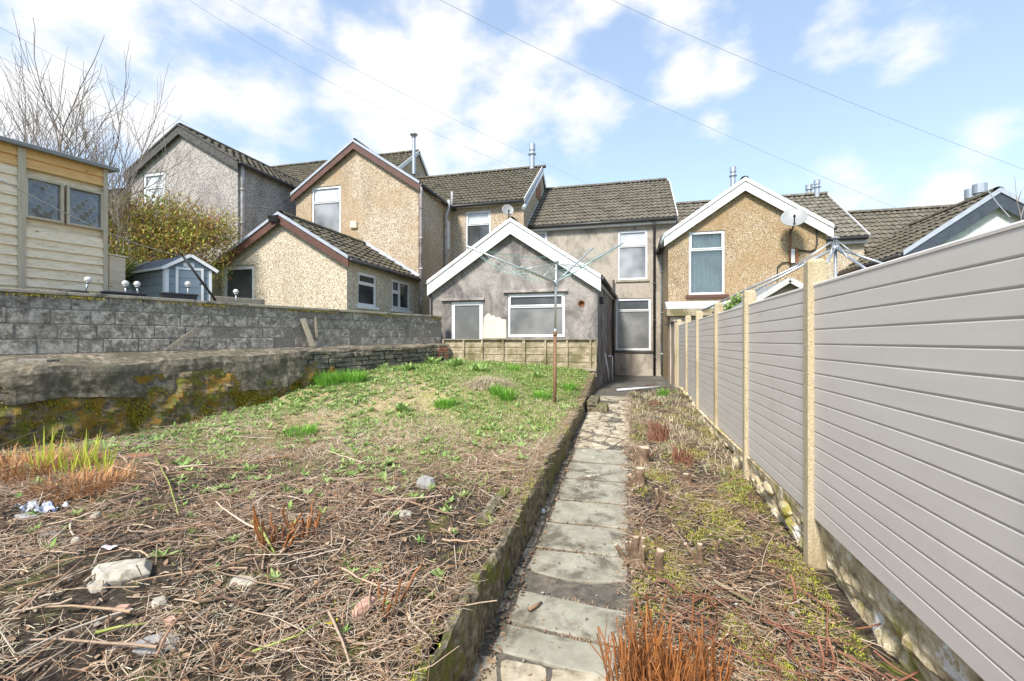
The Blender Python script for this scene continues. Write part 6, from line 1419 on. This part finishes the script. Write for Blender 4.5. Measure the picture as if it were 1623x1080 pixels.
# long single branches, timber edging, splinter board
def branch(pxs, r, mat, label, fn=onbed, lift=.03, cat='branch', name='branch'):
    P = [fn(a, b)+ZV*(lift+h) for a, b, h in pxs]; g = MB(); g.tube(P, [r*(1-.5*i/(len(P)-1)) for i in range(len(P))], 8); return tag(g.build(name, M[mat], smooth=True), label, cat)
branch([(298, 965, 0), (355, 958, .01), (412, 975, 0)], .012, 'bark', 'pale crooked stick lying right of the flat slate-grey stone')
branch([(150, 1015, .01), (190, 1008, .02), (240, 1004, .02)], .009, 'greenstick', 'green smooth stem crossing above the flat slate-grey stone') if 'greenstick' in M else None
branch([(22, 978, .0), (85, 945, .03), (140, 900, .05)], .012, 'twigwood', 'long brown branch slanting toward the large pale block') if 'twigwood' in M else None
M['greenstick'] = plain('green_stem', (.30,.34,.08), .5); M['twigwood'] = surf('brown_branch', [(.22,.13,.08),(.34,.23,.15)], 20)
branch([(152, 1016, .01), (190, 1009, .02), (235, 1004, .02)], .008, 'greenstick', 'green smooth stem crossing above the flat slate-grey stone')
branch([(22, 978, .0), (85, 945, .03), (140, 900, .05)], .011, 'twigwood', 'long brown branch slanting toward the large pale block')
branch([(400, 1050, .02), (470, 1028, .03), (520, 995, .03)], .006, 'greenstick', 'thin green stem crossing the nearest twigs at the bottom'); branch([(402, 862, .14), (418, 868, .07), (436, 880, -.02)], .013, 'greenstick', 'leaning green-brown split stalk beside the cluster of cut stalks')
branch([(575, 810, .03), (590, 798, .05), (650, 805, .02), (720, 824, .0)], .013, 'twigwood', 'long bent brown branch in front of the round grey stone'); branch([(745, 705, .02), (762, 735, .03), (775, 760, .0)], .010, 'twigwood', 'slanting branch near the edging wall in the middle of the bed')
branch([(246, 735, .05), (268, 775, .03), (283, 822, .0)], .008, 'greenstick', 'leaning greenish stick in the left middle of the bed')
g = MB(); P = []; 
for k in range(22):
    u = k/21; q = onbed(762+(801-762)*u, 836+(783-836)*u); x = .03*math.sin(u*9)*.3; P.append([q+Vector((-.045+x, 0, -.04)), q+Vector((-.04+x, 0, .06+.008*random.uniform(-1, 1))), q+Vector((.0+x, 0, .075)), q+Vector((.04+x, 0, .055+.008*random.uniform(-1, 1))), q+Vector((.045+x, 0, -.04))])
g.grid(P); g.poly(P[0]); g.poly(P[-1]); tag(g.build('edging_log', M['kerb']), 'short mossy old edging piece parallel to the edging wall', 'edging')
a = onstrip(1130, 926)+ZV*.03; b = onstrip(1192, 962)+ZV*.03; g = MB(); g.beam(a, b, NF, .012, .045, lift=.012); tag(g.build('wood_strip', M['fence_wood'], bevel=.002), 'broken strip of pale wood lying in the moss beside the path', 'wood strip')
branch([(1000+100, 700+80, .02), (1140, 790, .10), (1185, 770, .14), (1222, 800, .02)], .006, 'twigwood', 'arching dead bramble stem over the border, by the fence', fn=onstrip)
a = onstrip(866, 797) if False else Vector((-.84, 4.55, g_(4.55)+.03)); g = MB(); g.lathe(a, [(.02, 0), (.022, .02), (.015, .04), (0, .045)], 8); tag(g.build('paper_scrap', M['paper'], smooth=True), 'tiny white scrap at the foot of the edging wall', 'litter')
branch([(885, 665, .02), (905, 660, .1), (900, 672, .03), (925, 668, .02)], .006, 'twigwood', 'small dark twig tangle on the path beside the edging wall', fn=lambda a, b: atZ(a, b, g_(8.3)+.03), lift=0)
branch([(838, 967, 0), (850, 962, .01), (858, 955, .0)], .014, 'twigwood', 'short thick cut stick lying across the joint of the two nearest slabs', fn=lambda a, b: atZ(a, b, g_(2.9)+.05), lift=0)
